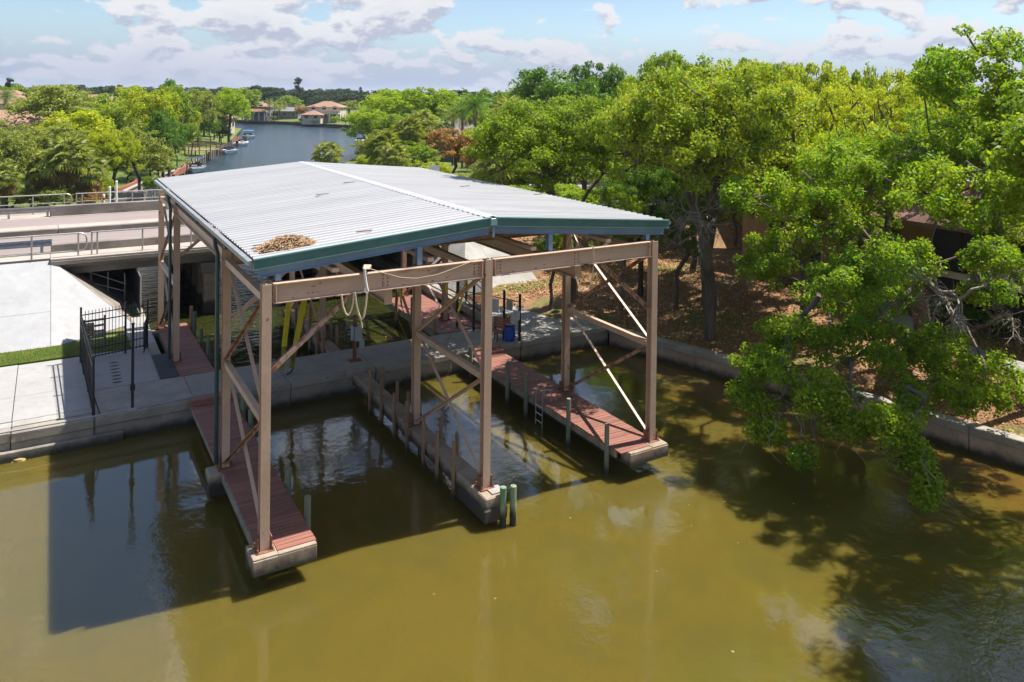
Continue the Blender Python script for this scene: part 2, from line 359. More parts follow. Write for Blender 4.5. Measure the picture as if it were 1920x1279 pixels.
def inside(P, poly):
    x, y = P[:, 0], P[:, 1]; c = np.zeros(len(P), bool); n = len(poly)
    for i in range(n):
        x0, y0 = poly[i]; x1, y1 = poly[(i+1) % n]
        if y0 == y1: continue
        c ^= ((y0 > y) != (y1 > y)) & (x < (x1-x0)*(y-y0)/(y1-y0)+x0)
    return c
def smooth(a, b, x):
    tt = np.clip((x-a)/(b-a), 0, 1); return tt*tt*(3-2*tt)
def ground_h(P):
    u, v = P[:, 0], P[:, 1]
    db = np.minimum(seg_dist(P, BASIN), seg_dist(P, RIVER))
    h = -.06 + 0*u
    right = (u > 13) & (v < 40)
    h = np.where(right, -.08 + .9*smooth(.5, 9, db) + .12*np.sin(u*.9+v*.4)*smooth(1, 4, db), h)
    far = smooth(37, 46, v)
    h = h*(1-far) + far*(-.1 + 1.6*smooth(0, 14, db) + .25*np.sin(u*.21)*np.sin(v*.17)*smooth(4, 12, db))
    # road embankment
    emb = smooth(17.7, 22.3, v)*(1-smooth(36.8, 43, v))*np.where((u < -4.2) | (u > 16.6), 1, 0)
    h = np.where(emb > 0, -.4*smooth(16.2, 17.6, v) + 2.46*emb - .25*smooth(16.2, 17.6, v)*(1-smooth(36.8, 40, v)), h)
    return h
def build_ground():
    pts, edges = [], []
    def loop(poly):
        b = len(pts); pts.extend([Vector(p) for p in poly]); edges.extend([(b+i, b+(i+1) % len(poly)) for i in range(len(poly))])
    loop(BASIN); loop(RIVER)
    for st, x0, x1, y0, y1, hole in ((1.0, -12, 46, -14, 46, None), (4, -70, 110, -30, 130, (-12, 46, -14, 46)), (15, -200, 300, -120, 420, (-70, 110, -30, 130)), (250, -4000, 5000, -1500, 7500, (-200, 300, -120, 420))):
        for x in np.arange(x0, x1+.01, st):
            for y in np.arange(y0, y1+.01, st):
                if hole and hole[0] <= x <= hole[1] and hole[2] <= y <= hole[3]: continue
                pts.append(Vector((x + .13*st*math.sin(y*3.1), y + .13*st*math.sin(x*2.3))))
    A = np.array([tuple(p) for p in pts]); keep = np.ones(len(A), bool); nb = len(BASIN)+len(RIVER)
    far_ok = (seg_dist(A, BASIN) > .35) & (seg_dist(A, RIVER) > .35); keep[nb:] = far_ok[nb:]
    pts = [p for p, k in zip(pts, keep) if k]
    V, E_, F, *_ = geometry.delaunay_2d_cdt(pts, edges, [], 0, 1e-4)
    V = np.array([tuple(p) for p in V]); F = np.array([list(f) for f in F if len(f) == 3]); C = V[F].mean(1)
    F = F[~(inside(C, BASIN) | inside(C, RIVER))]
    V3 = np.column_stack([V, ground_h(V)]); me = fastmesh('ground', V3, F, 3)
    for p in me.polygons: p.use_smooth = True
    return me
gm = bpy.data.materials.new('ground_cover'); gm.use_nodes = True; t = NT(gm.node_tree); t.n.clear()
pos = t.new('ShaderNodeNewGeometry').outputs['Position']; gx, gy, gz = t.sep(pos)
lit1 = t.mix(t.step(t.noise(pos, 1.6, 8, .7), .35, .65), c4((.30, .165, .075)), c4((.17, .09, .045)))
lit1 = t.mix(t.step(t.noise(pos, 9, 5, .7), .55, .72), lit1, c4((.46, .31, .17)))
gras = t.mix(t.step(t.noise(pos, .9, 7, .65), .35, .65), c4((.075, .125, .015)), c4((.14, .17, .028)))
gras = t.mix(t.step(t.noise(pos, .35, 4, .6), .55, .75), gras, c4((.26, .19, .08)))
m_right = t.math('MULTIPLY', t.step(gx, 12.5, 13.2), t.step(gy, 38, 44, 1.0, 0.0))
patch = t.step(t.math('ADD', t.noise(t.vmath('ADD', pos, (5, 3, 0)), .16, 4, .6), t.math('MULTIPLY', t.step(gx, 22, 30), .0)), .50, .58)
gcol = t.mix(t.math('MULTIPLY', m_right, t.math('SUBTRACT', 1.0, t.math('MULTIPLY', patch, .8))), gras, lit1)
farl = t.math('MULTIPLY', t.step(gy, 44, 50), t.step(t.noise(pos, .12, 3, .5), .5, .6))
gcol = t.mix(t.math('MULTIPLY', t.step(gy, 300, 420), .8), gcol, c4((.05, .08, .03)))
b = t.new('ShaderNodeBsdfPrincipled', i_Base_Color=gcol, i_Roughness=.95)
bn = t.new('ShaderNodeBump', i_Height=t.noise(pos, 9, 8, .75), i_Strength=.8, i_Distance=.08); t.l.new(bn.outputs[0], b.inputs['Normal'])
o = t.new('ShaderNodeOutputMaterial'); t.l.new(b.outputs[0], o.inputs[0])
gme = build_ground(); gme.materials.append(gm)
meta(link('ground', gme), 'leaf-strewn banks and grassy shores around the basin and river', kind='structure')

wm = bpy.data.materials.new('murky_water'); wm.use_nodes = True; t = NT(wm.node_tree); t.n.clear()
pos = t.new('ShaderNodeNewGeometry').outputs['Position']; gx, gy, gz = t.sep(pos)
silt = t.noise(pos, .35, 5, .62, .6)
c_b = t.mix(t.step(silt, .36, .66), c4((.112, .084, .014)), c4((.096, .077, .016)))
# shallow brown water along the right bank, open blue-green river beyond the bridge
shal = t.math('MULTIPLY', t.step(t.math('SUBTRACT', gx, t.math('MULTIPLY', gy, -.24)), 12.5, 19.5), t.step(gy, 9, 11, 1.0, 0.0))
c_b = t.mix(t.math('MULTIPLY', shal, t.step(t.noise(pos, .5, 5, .65, .5), .38, .62)), c_b, c4((.12, .062, .010)))
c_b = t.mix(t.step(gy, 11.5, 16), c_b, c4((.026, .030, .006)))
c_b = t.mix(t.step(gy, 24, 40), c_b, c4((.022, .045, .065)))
b = t.new('ShaderNodeBsdfPrincipled', i_Base_Color=c_b, i_Roughness=t.step(gy, 30, 80, .025, .16), i_IOR=1.88)
b.subsurface_method = 'BURLEY'; b.inputs['Subsurface Weight'].default_value = .85; b.inputs['Subsurface Radius'].default_value = (1, .8, .35); b.inputs['Subsurface Scale'].default_value = .32
rip = t.noise(t.vmath('MULTIPLY', pos, (1, 1, 1)), 2.6, 4, .55, .3)
rip2 = t.noise(pos, 11, 3, .6)
# calmer water left under the shelter, livelier towards the right and on the river
calm = t.step(t.noise(t.vmath('ADD', pos, (9, 4, 0)), .13, 3, .55), .40, .62)
amp = t.math('ADD', t.math('MULTIPLY', t.math('MULTIPLY', calm, t.step(gx, 9, 15, .35, 1.0)), .07), .010)
amp = t.math('ADD', amp, t.math('MULTIPLY', t.step(gy, 12, 22), .10))
amp = t.math('ADD', amp, t.math('MULTIPLY', t.step(gy, 35, 60), .25))
bn2 = t.new('ShaderNodeBump', i_Height=rip2, i_Strength=t.math('MULTIPLY', amp, .9), i_Distance=.09)
bn1 = t.new('ShaderNodeBump', i_Height=rip, i_Strength=amp, i_Distance=.6); t.l.new(bn2.outputs[0], bn1.inputs['Normal'])
long = t.noise(t.vmath('MULTIPLY', pos, (.45, 2.1, 1)), 1.5, 3, .5, .35)
bn3 = t.new('ShaderNodeBump', i_Height=long, i_Strength=t.math('MULTIPLY', t.step(gy, 13, 24), t.step(gy, 60, 140, .62, .2)), i_Distance=.35); t.l.new(bn1.outputs[0], bn3.inputs['Normal'])
t.l.new(bn3.outputs[0], b.inputs['Normal'])
o = t.new('ShaderNodeOutputMaterial'); t.l.new(b.outputs[0], o.inputs[0])
wme = fastmesh('water', [(-125, -95, WZ), (170, -95, WZ), (170, 400, WZ), (-125, 400, WZ)], [[0, 1, 2, 3]], 4); wme.materials.append(wm)
meta(link('water', wme), 'murky olive water of the basin and the blue river beyond', kind='structure')

# ---- concrete walkway between basin and canal: slabs side by side on a solid wall
walk = bpy.data.objects.new('walkway', None); COL.objects.link(walk); walk.location = (8, 10.7, -.4)
meta(walk, 'grey concrete walkway crossing between the basin and the canal', kind='structure')
xs = [-60, -48, -36, -24, -14.2, -8.6, -5.0, -2.86, .02, 3.1, 6.2, 9.3, 12.4, 14.6, 16.9]
for i, (a, b_) in enumerate(zip(xs, xs[1:])):
    back = 11.95 if a > -3 else 10.35
    if a >= 12.3: back = 14.2
    box1('slab', M['conc_walk'], walk, a+.008, b_-.008, 9.86 if a > -2.9 else 9.95, back, -.22, 0.0 - .006*(i % 3), .012)
bw = thing('bulkhead', (5, 9.6, -1), 'stained concrete bulkhead under the walkway with chipped grey cap', 'retaining wall')
for i, (a, b_) in enumerate(zip(xs, xs[1:])):
    f = 9.44 + (.05 if i % 2 else 0)
    zb = -.28 if a < -2 else -.20
    box1('cap', M['conc'] if a < 0 else M['conc_cap'], bw, a+.006, b_-.006, f-.06, 9.85, zb, .012 + .006*(i % 2), .025)
    box1('panel', M['conc'], bw, a+.01, b_-.01, f, 9.8, -1.7, zb-.003, .02)
box1('ledge', M['conc'], bw, -60, -2.05, 9.30, 9.49, -1.7, -.50, .03)
box1('core', M['conc'], bw, -.6, 12.9, 9.81, 11.9, -1.8, -.24)
MB().path([(-60, 9.5, .04), (-5, 9.5, .04), (-2.9, 9.50, .035), (-1.8, 9.56, .04), (-.2, 9.66, .04), (1.0, 9.70, .03)], .035, 6).build('conduit', M['conc_new'], bw)
# left plaza and white embankment
plaza = bpy.data.objects.new('plaza', None); COL.objects.link(plaza); plaza.location = (-4, 13, -.1)
meta(plaza, 'pale new concrete plaza beside the bulkhead', kind='structure')
for a, b_, c, d in ((-.75-2.15, -.75, 11.98, 16.35), (-5.0, -2.92, 10.38, 12.5), (-5.0, -2.92, 12.52, 15.9), (-8.4, -5.02, 10.38, 12.5), (-8.4, -5.02, 12.52, 15.95), (-14, -8.42, 10.38, 16), (-24, -14.02, 10.38, 16), (-40, -24.02, 10.38, 16)):
    box1('slab', M['conc_new'], plaza, a, b_, c, d, -.25, .002, .008)
box1('slab', M['conc_new'], plaza, -1.3, -.40, 16.36, 20.5, -.25, .004, .008)
slope = bpy.data.objects.new('embankment', None); COL.objects.link(slope); slope.location = (-8, 20, 1)
meta(slope, 'bright white sloping concrete embankment left of the bridge', kind='structure')
def slope_panel(poly, parent, mat):
    "poly of (u,v,z)"
    mb = MB(); n = len(poly); mb.add([(x, y, z) for x, y, z in poly] + [(x, y, z-.3) for x, y, z in poly], [tuple(range(n)), tuple(range(n, 2*n))[::-1]] + [(i, n+i, n+(i+1) % n, (i+1) % n) for i in range(n)])
    return mb.build('panel', mat, parent)
zt = 2.5
for a, b_ in ((-4.0, -6.0), (-6.02, -10.5), (-10.52, -16), (-16.02, -24), (-24.02, -36), (-36.02, -60)):
    zm = lambda v: (v-17.6)/(22.3-17.6)*zt
    for va, vb in ((17.6, 19.4), (19.412, 22.3)):
        slope_panel([(b_, va, zm(va)), (a, va, zm(va)), (a, vb, zm(vb)), (b_, vb, zm(vb))], slope, M['conc_slope'])
# corner piece that wraps round to the abutment under the bridge
slope_panel([(-3.985, 17.6, 0), (-.95, 19.6, 0), (-3.985, 22.3, zt)], slope, M['conc_slope'])
slope_panel([(-.94, 19.62, 0), (-.92, 23.0, 0), (-3.3, 23.2, 1.95), (-3.97, 22.3, zt-.02)], slope, M['bridge'])
slope_panel([(-.92, 23.02, 0), (-.9, 36, 0), (-3.3, 36, 1.95), (-3.3, 23.2, 1.95)], slope, M['bridge'])
sr = bpy.data.objects.new('embankment', None); COL.objects.link(sr); sr.location = (18, 20, 1)
meta(sr, 'pale concrete embankment right of the bridge behind the trees', kind='structure')
for a, b_ in ((16.5, 18.5), ):
    slope_panel([(a, 17.6, .05), (b_, 17.6, .05), (b_, 22.3, zt), (a, 22.3, zt)], sr, M['conc_walk'])  # darker walkway concrete puts the dappled tree shade into this slope's colour
slope_panel([(13.7, 17.0, 0), (16.49, 17.6, .05), (16.49, 22.3, zt), (13.7, 22.9, 0)], sr, M['conc_walk'])
slope_panel([(13.7, 22.92, 0), (16.49, 22.32, zt-.5), (16.49, 36, zt-.5), (13.7, 36, 0)], sr, M['bridge'])

# ---- road on the bridge and beyond
road = meta(box1('road', M['asphalt'], None, -90, 150, 23.82, 28.6, 2.52, 2.604), 'worn pinkish road crossing the canal on a low bridge', kind='structure')
road2 = meta(box1('road', M['asphalt'], None, -90, 150, 30.2, 34.9, 2.52, 2.604), 'far carriageway of the worn pinkish road', kind='structure')
br = thing('road_bridge', (5, 28, 1.5), 'stained concrete road bridge over the canal behind the shelter', 'bridge')
box1('deck_slab', M['bridge'], br, -4.0, 16.5, 22.3, 36.9, 2.12, 2.50, .02)
box1('sidewalk', M['bridge_top'], br, -4.02, 16.52, 22.02, 23.48, 2.504, 2.60, .02)
box1('fascia', M['bridge'], br, -4.01, 16.51, 22.0, 22.28, 2.30, 2.50, .02)
box1('parapet', M['bridge'], br, -4.0, 16.5, 23.485, 23.81, 2.504, 2.98, .03)
box1('far_parapet', M['bridge'], br, -4.0, 16.5, 35.15, 35.5, 2.504, 3.22, .03)
box1('far_sidewalk', M['bridge_top'], br, -4.0, 16.5, 35.51, 36.9, 2.504, 2.66, .02)
for a, b_ in ((-90, -30), (-29.98, -10), (-9.98, -3.7), (-3.67, 16.5), (16.53, 60), (60.02, 150)):
    box1('median_curb', M['bridge'], br if a == -3.67 else None, a, b_, 28.62, 28.86, 2.45, 2.90, .03) if a == -3.67 else meta(box1('curb', M['bridge'], None, a, b_, 28.62, 28.86, 2.45, 2.90, .03), 'raised concrete median kerb between the carriageways', kind='structure')
    box1('median', M['bridge_top'], br, a, b_, 28.865, 30.19, 2.45, 2.86, .02) if a == -3.67 else meta(box1('median', M['bridge_top'], None, a, b_, 28.865, 30.19, 2.45, 2.86, .02), 'pale concrete median strip of the road', kind='structure')
box1('far_shoulder', M['bridge_top'], br, -4, 16.5, 34.92, 35.14, 2.504, 2.62)
for yv in (22.75, 25.6, 28.4, 31.2, 34.0, 36.3): box1('girder', M['bridge'], br, -4.0, 16.5, yv, yv+.5, 1.72, 2.11, .02)
for ux in (2.35, 8.9):
    box1('pier_cap', M['bridge'], br, ux-.1, ux+.8, 22.5, 36.6, 1.22, 1.71, .03)
    for k in range(8): box1('pier_column', M['conc_pier'], br, ux+.05, ux+.65, 22.6+k*1.9, 23.15+k*1.9, -2, 1.215, .03)
box1('abutment', M['bridge'], br, -4.6, -3.35, 22.35, 36.8, .5, 2.11, .02)
box1('abutment', M['bridge'], br, 15.6, 17.2, 22.35, 36.8, .5, 2.11, .02)
box1('end_block', M['bridge'], br, -4.35, -3.6, 22.1, 22.34, 1.75, 2.29, .03)
box1('verge', M['bridge_top'], br, -90, -4.03, 22.35, 23.80, 2.42, 2.575)
box1('verge', M['bridge_top'], br, -90, -4.03, 34.91, 37.5, 2.42, 2.60)
box1('verge', M['bridge_top'], br, 16.53, 150, 34.91, 37.5, 2.42, 2.60); box1('verge', M['bridge_top'], br, 16.53, 150, 22.35, 23.80, 2.42, 2.575)
# chain-link screen and rails under the bridge along the canal
sc = thing('canal_fence', (-.55, 27, 0), 'dark chain-link screen along the canal edge under the bridge', 'fence')
for k in range(7): MB().tube((-.55, 20.8+k*2.4, 0), (-.55, 20.8+k*2.4, 1.75), .03).build('post', M['galv'], sc)
box1('mesh_panel', M['screen'], sc, -.575, -.565, 20.8, 35.2, .08, 1.65)
for z in (.06, 1.70): MB().tube((-.55, 20.8, z), (-.55, 35.2, z), .022).build('rail', M['galv'], sc)
sc2 = thing('pipe_rail', (-2.2, 23.6, .9), 'grey pipe railing climbing the slope under the bridge', 'railing')
for (a, b_) in (((-.95, 23.3, .9), (-3.2, 23.3, 1.95)), ((-.95, 23.3, .55), (-2.6, 23.3, 1.2))): MB().tube(a, b_, .03).build('rail', M['galv'], sc2)
for u in (-1.0, -1.7, -2.4): MB().tube((u, 23.3, .05+(-u-.95)*.8), (u, 23.3, 1.4+(-u-.95)*.2), .03).build('post', M['galv'], sc2)

def railing(name, label, u0, u1, v, z0, h, ups, mids, mat, r=.035, curved=False, cat='railing'):
    g = thing(name, ((u0+u1)/2, v, z0), label, cat)
    for u in ups: MB().tube((u, v, z0), (u, v, z0+h-.03), r).build('post', mat, g)
    if curved:
        q = .28; pts = [(u0, v, z0+h), (u1-q, v, z0+h)]
        pts += [(u1-q+q*math.sin(a), v, z0+h-q+q*math.cos(a)) for a in np.linspace(.2, 1.57, 6)]
        pts += [(u1, v, z0+mids[-1]+q)] + [(u1-q+q*math.cos(a), v, z0+mids[-1]+q-q*math.sin(a)) for a in np.linspace(.2, 1.57, 6)] + [(u0, v, z0+mids[-1])]
        MB().path(pts, r).build('rail', mat, g)
        for m_ in mids[:-1]: MB().tube((u0, v, z0+m_), (u1, v, z0+m_), r*.8).build('rail', mat, g)
    else:
        MB().tube((u0, v, z0+h), (u1, v, z0+h), r).build('rail', mat, g)
        for m_ in mids: MB().tube((u0, v, z0+m_), (u1, v, z0+m_), r*.8).build('rail', mat, g)
    return g
railing('bridge_railing', 'long grey pipe railing along the near sidewalk of the bridge', -2.45, 16.4, 22.3, 2.60, 1.02, (-2.42, -2.2, -.35, 1.75, 3.85, 5.9, 8.0, 10.1, 12.2, 14.3, 16.3), (), M['galv'])
railing('bridge_railing', 'grey pipe railing with curved end left of the bridge on the near side', -9.5, -2.62, 22.3, 2.57, 1.05, (-9.4, -7.2, -4.72, -2.95), (.25,), M['galv'], curved=True)
railing('far_railing', 'pale pipe railing on the far side of the bridge', -2.7, 16.4, 36.6, 2.66, 1.05, (-2.65, -2.35, .4, 3.0, 5.7, 8.4, 11.1, 13.8, 16.3), (.12, .58), M['galv'])
railing('far_railing', 'pale pipe railing with rounded end beyond the road at far left', -14, -2.9, 36.6, 2.60, 1.12, (-13.8, -11.4, -9, -6.9, -4.9, -3.3), (.62, .10), M['galv'], curved=True)
def guard(label, u0, u1, v, mat):
    g = thing('guard_rail', ((u0+u1)/2, v, 2.57), label, 'guardrail')
    prof = [(0, .30), (.045, .27), (.045, .21), (.0, .17), (0, .13), (.045, .09), (.045, .03), (0, 0)]
    mb = MB(); s = -1
    for (a, za), (b_, zb) in zip(prof, prof[1:]):
        mb.bar((u0, v+s*(a+b_)/2, 2.92+(za+zb)/2), (u1, v+s*(a+b_)/2, 2.92+(za+zb)/2), math.hypot(a-b_, za-zb)+.004, .012, Vector((0, za-zb, (a-b_)*s)).normalized() if a != b_ else (0, 1, 0))
    mb.build('rail', mat, g)
    u = u1-.4
    while u > u0:
        box1('post', mat, g, u-.06, u+.06, v+.06, v+.18, 2.55, 3.2); u -= 1.9
guard('dull blue-grey guardrail left of the bridge on the near kerb', -16, -3.95, 23.62, M['galv_blue'])
guard('galvanised guardrail before the far parapet at the left edge', -16, -3.75, 35.2, M['galv'])
def signpost(loc, h, label, mat, r=.05, band=None):
    g = thing('marker_post', loc, label, 'post'); x, y, z = loc
    MB().tube((x, y, z), (x, y, z+h), r).build('post', mat, g)
    MB().tube((x, y, z+h), (x, y, z+h+.06), r*1.3, r*.6).build('cap', mat, g)
    if band:
        for k in range(3): MB().tube((x, y, z+h*.25+k*.32), (x, y, z+h*.25+k*.32+.16), r*1.15).build('band', band, g)
for px, h_, lab, bd in ((196, 1.25, 'short white post with red bands by the far railing', M['red']), (207, 1.75, 'white post next to the red banded post beyond the road', None), (219.5, 2.1, 'tallest white post beyond the road left of the shelter', None)):
    x, y = at(px, 47.6); signpost((x, 37.25, 2.6) if False else (x, y, 2.3), h_, lab, M['white'], .06, bd)

# ================================================================== BOAT SHELTER
SH = thing('boat_shelter', (5.52, 9.2, -.1), 'tall tan steel boat shelter with a white ribbed metal roof standing over the slips', 'boat shelter')
UX = [0, 5.52, 11.04]; VY = [0, 4.36, 13.74, 18.4]; H = 5.84
for i, u in enumerate(UX):
    for j, v in enumerate(VY):
        MB().hbeam((u, v, -.02), (u, v, H-.02), .205, .215, .022, .016, (0, 1, 0)).build('column', M['steel'], SH)
        mb = MB().box(u-.2, u+.2, v-.2, v+.2, -.05, .015)
        for sx in (-1, 1):
            for sy in (-1, 1): mb.tube((u+sx*.16, v+sy*.16, .01), (u+sx*.16, v+sy*.16, .09), .018, n=6)
        for sx in (-1, 1): mb.box(u+sx*.145-.01, u+sx*.145+.01, v-.13, v+.13, .01, .3)
        mb.build('base_plate', M['rust'], SH)
for j, v in enumerate(VY):
    for a, b_ in ((0, 1), (1, 2)):
        u0, u1 = UX[a]+.15, UX[b_]-.15
        MB().hbeam((u0, v, 5.60), (u1, v, 5.60), .22, .44, .022, .016).build('cross_beam', M['steel_beam'] if j == 0 else M['steel'], SH)
# bolt rows on the front beam splices
mb = MB()
for uc in (2.76, 5.2, 5.84, 8.3):
    for k in range(4):
        for s in (-.06, .06): mb.tube((uc+s, -.008, 5.47+k*.085), (uc+s, -.03, 5.47+k*.085), .016, n=6)
mb.build('bolts', M['rust'], SH)
for k in range(46):
    u = rnd.uniform(.3, 10.7); z = rnd.choice((5.382, 5.384, 5.43, 5.50)) if rnd.random() < .8 else rnd.uniform(5.45, 5.78); y0 = -.113 if z < 5.40 else -.011
    L = rnd.uniform(.03, .16) if z < 5.4 else rnd.uniform(.015, .04); box1('rust_patch', M['rust'], SH, u-L, u+L, y0-.002, y0+.001, z, z+rnd.uniform(.012, .03))
# end plates beside the columns
for u in (.2, 5.33, 5.71, 10.84): box1('end_plate', M['steel_beam'], SH, u-.012, u+.012, -.112, .112, 5.38, 5.82)
# side frames: struts and X bracing in both storeys of the two end bays, per column line
for i, u in enumerate(UX):
    for (a, b_) in ((0, 1), (2, 3)):
        va, vb = VY[a]+.15, VY[b_]-.15
        for z in (5.5, 2.78): MB().bar((u, va, z), (u, vb, z), .14, .16).build('strut', M['steel'], SH)
        for z0, z1 in ((2.86, 5.38), (.1, 2.70)):
            MB().angle((u+.035, va, z0), (u+.035, vb, z1), .085).build('brace', M['steel'], SH)
            MB().angle((u-.05, va, z1), (u-.05, vb, z0), .085).build('brace', M['rusty_paint'] if i != 1 else M['steel'], SH)
    # longitudinal eave beams
    for (a, b_) in ((1, 2), ): MB().hbeam((u, VY[a]+.15, 5.64), (u, VY[b_]-.15, 5.64), .2, .36).build('eave_beam', M['steel'], SH)
# knee braces in the front frame
MB().angle((.14, .0, 3.9), (1.95, .0, 5.37), .10).build('knee_brace', M['rusty_paint'], SH)
MB().angle((10.9, .0, 3.85), (9.1, .0, 5.37), .10).build('knee_brace', M['rusty_paint'], SH)
MB().angle((.14, 13.74, 3.9), (1.95, 13.74, 5.37), .10).build('knee_brace', M['steel'], SH)
MB().angle((.14, 4.36, 3.9), (1.95, 4.36, 5.37), .10).build('knee_brace', M['steel'], SH)
MB().angle((10.9, 13.74, 3.9), (9.1, 13.74, 5.37), .10).build('knee_brace', M['steel'], SH)
# boat-lift carrier beams running back under the front beam
for u in (2.95, 8.55):
    MB().hbeam((u, .28, 5.12), (u, 18.1, 5.12), .2, .34, .022, .016).build('lift_beam', M['steel_beam'], SH)
    box1('end_cap', M['steel_beam'], SH, u-.1, u+.1, .255, .275, 4.93, 5.31)
    for v in (4.36, 13.74): MB().bar((u, v, 5.30), (u, v, 5.39), .12, .12).build('hanger', M['rust'], SH)
# roof
RE0, RE1, RR, ZE, ZR, V0, V1 = -.23, 11.62, 5.70, 6.36, 6.86, .06, 17.7
def zroof(u): return ZE + (ZR-ZE)*((u-RE0)/(RR-RE0) if u < RR else (RE1-u)/(RE1-RR))
def roof_panel_mesh(u0, z0, u1, z1):
    "one sheet: flat pans with three trapezoid ribs running from ridge to eave"
    w = (V1-V0)/20; prof = []
    for k in range(3):
        b0 = w*k/3
        prof += [(b0, 0), (b0+w/3-.10, 0), (b0+w/3-.085, .038), (b0+w/3-.03, .038), (b0+w/3-.005, 0)]
    prof.append((w-.0, 0)); mb = MB(); vs = []
    for (u, z) in ((u0, z0), (u1, z1)): vs += [(u, y, z+h_) for y, h_ in prof]
    n = len(prof); mb.add(vs, [(i, i+1, n+i+1, n+i) for i in range(n-1)])
    vs2 = [(u, y, z-.02) for (u, z) in ((u0, z0), (u1, z1)) for y in (0, w)]
    mb.add(vs2, [(0, 2, 3, 1)]); return mb
pm = []
for u0, z0, u1, z1 in ((RE0, ZE, RR-.01, ZR), (RE1, ZE, RR+.01, ZR)):
    me = roof_panel_mesh(u0, z0, u1, z1).mesh('roof_panel'); me.materials.append(M['roof']); pm.append(me)
w = (V1-V0)/20; so = wloc(SH)
for me in pm:
    for k in range(20): link('roof_panel', me, SH, Vector((0, V0+k*w, .002*(k % 2))) - so)
# ridge cap
MB().add([(RR-.18, V0, ZR+.03-.015), (RR, V0, ZR+.045), (RR+.18, V0, ZR+.03-.015), (RR-.18, V1, ZR+.03-.015), (RR, V1, ZR+.045), (RR+.18, V1, ZR+.03-.015)], [(0, 1, 4, 3), (1, 2, 5, 4)]).build('ridge_flashing', M['roof'], SH)
# gable trim: pale lip, green fascia, blue rake beam
for (ua, ub) in ((RE0-.03, RR-.07), (RE1+.03, RR+.07)):
    za, zb = zroof(ua), zroof(ub)
    for y0, y1, sgn in ((V0-.05, V0-.005, 1), (V1+.005, V1+.05, -1)):
        ym = (y0+y1)/2
        MB().bar((ua, ym, za-.10), (ub, ym, zb-.10), .045, .21).build('fascia', M['fascia'], SH)
        MB().bar((ua, ym-sgn*.012, za+.012), (ub, ym-sgn*.012, zb+.012), .075, .03).build('fascia_lip', M['fascia_lip'], SH)
        MB().bar((ua, ym-sgn*.006, za-.212), (ub, ym-sgn*.006, zb-.212), .062, .016).build('fascia_lip', M['fascia_lip'], SH)
        MB().hbeam((ua+sgn*0+.12*(1 if ua < ub else -1), ym+sgn*.08, za-.315), (ub, ym+sgn*.08, zb-.315), .11, .19, .014, .012).build('rake_beam', M['blue'], SH)
box1('ridge_plate', M['fascia_lip'], SH, RR-.10, RR+.10, V0-.075, V0-.052, ZR-.20, ZR-.01, .01)
box1('ridge_plate', M['blue'], SH, RR-.03, RR+.03, V0-.06, V0-.01, ZR-.50, ZR-.22)
for u in (.28, 3.68, 7.5, 10.9):
    for v in (.14, 17.6):
        MB().hbeam((u, v, 5.83 if v < 1 else 5.6), (u, v, zroof(u)-.405), .13, .15, .012, .01, (0, 1, 0)).build('roof_post', M['blue'], SH)
        if v < 1: box1('post_foot', M['rust'], SH, u-.12, u+.12, v-.1, v+.1, 5.822, 5.835)
# eave gutters, purlins, rafters and wind bracing under the sheets
for u, s in ((RE0-.05, -1), (RE1+.05, 1)):
    MB().add([(u+s*.0, V0, ZE-.01), (u+s*.09, V0, ZE-.03), (u+s*.10, V0, ZE-.12), (u, V0, ZE-.15), (u+s*.0, V1, ZE-.01), (u+s*.09, V1, ZE-.03), (u+s*.10, V1, ZE-.12), (u, V1, ZE-.15)],
             [(0, 1, 5, 4), (1, 2, 6, 5), (2, 3, 7, 6), (3, 0, 4, 7), (0, 3, 2, 1), (4, 5, 6, 7)]).build('gutter', M['gutter'], SH)
for u in np.linspace(.15, 11.2, 11):
    if abs(u-RR) < .3: continue
    MB().bar((u, V0+.1, zroof(u)-.11), (u, V1-.1, zroof(u)-.11), .06, .16).build('purlin', M['under'], SH)
for v in (4.36, 9.05, 13.74):
    for ua, ub in ((.0, RR), (11.04, RR)):
        MB().hbeam((ua, v, zroof(ua)-.34), (ub, v, zroof(ub)-.34), .15, .28).build('rafter', M['under'], SH)
    for u in (.0, 11.04): MB().bar((u, v, 5.80), (u, v, zroof(u)-.2), .14, .14).build('stub_post', M['under'], SH)
    if v != 9.05: MB().bar((RR, v, 5.8), (RR, v, ZR-.45), .14, .14).build('king_post', M['under'], SH)
for va, vb in ((.3, 4.36), (4.36, 9.05), (9.05, 13.74), (13.74, 17.5)):
    for ua, ub in ((.1, 5.5), (5.9, 11.0)):
        for p, q in (((ua, va), (ub, vb)), ((ub, va), (ua, vb))):
            MB().tube((p[0], p[1], zroof(p[0])-.52), (q[0], q[1], zroof(q[0])-.52), .035, n=6).build('wind_brace', M['under'], SH)
for u in (1.6, 4.0, 7.0, 9.5): MB().bar((u, .12, 5.93), (u, 4.3, 5.93), .16, .10).build('catwalk_beam', M['steel'], SH)
# downspouts on the left columns
for v in (4.36, 13.74):
    MB().path([(-.32, v-.02, ZE-.12), (-.30, v-.02, 5.95), (-.23, v, 5.7), (-.23, v, .1)], .055, 8).build('downspout', M['pipe'], SH)
# dark lines / scrapes on the roof: loose sticks
for (px, py, a) in ((605, 371, .1), (492, 446, .1), (683, 436, .25), (1010, 357, .0), (872, 350, 0), (655, 355, 0)):
    p = gp(px, py, 6.62); L = .22
    z = zroof(p.x)+.065
    o = MB().bar((p.x-L, p.y-.04, z), (p.x+L, p.y+.06, z), .03, .02).build('stick', M['under'], None)
    meta(o, 'short dark stick lying on the white roof', 'stick', 'sticks scattered on the roof')
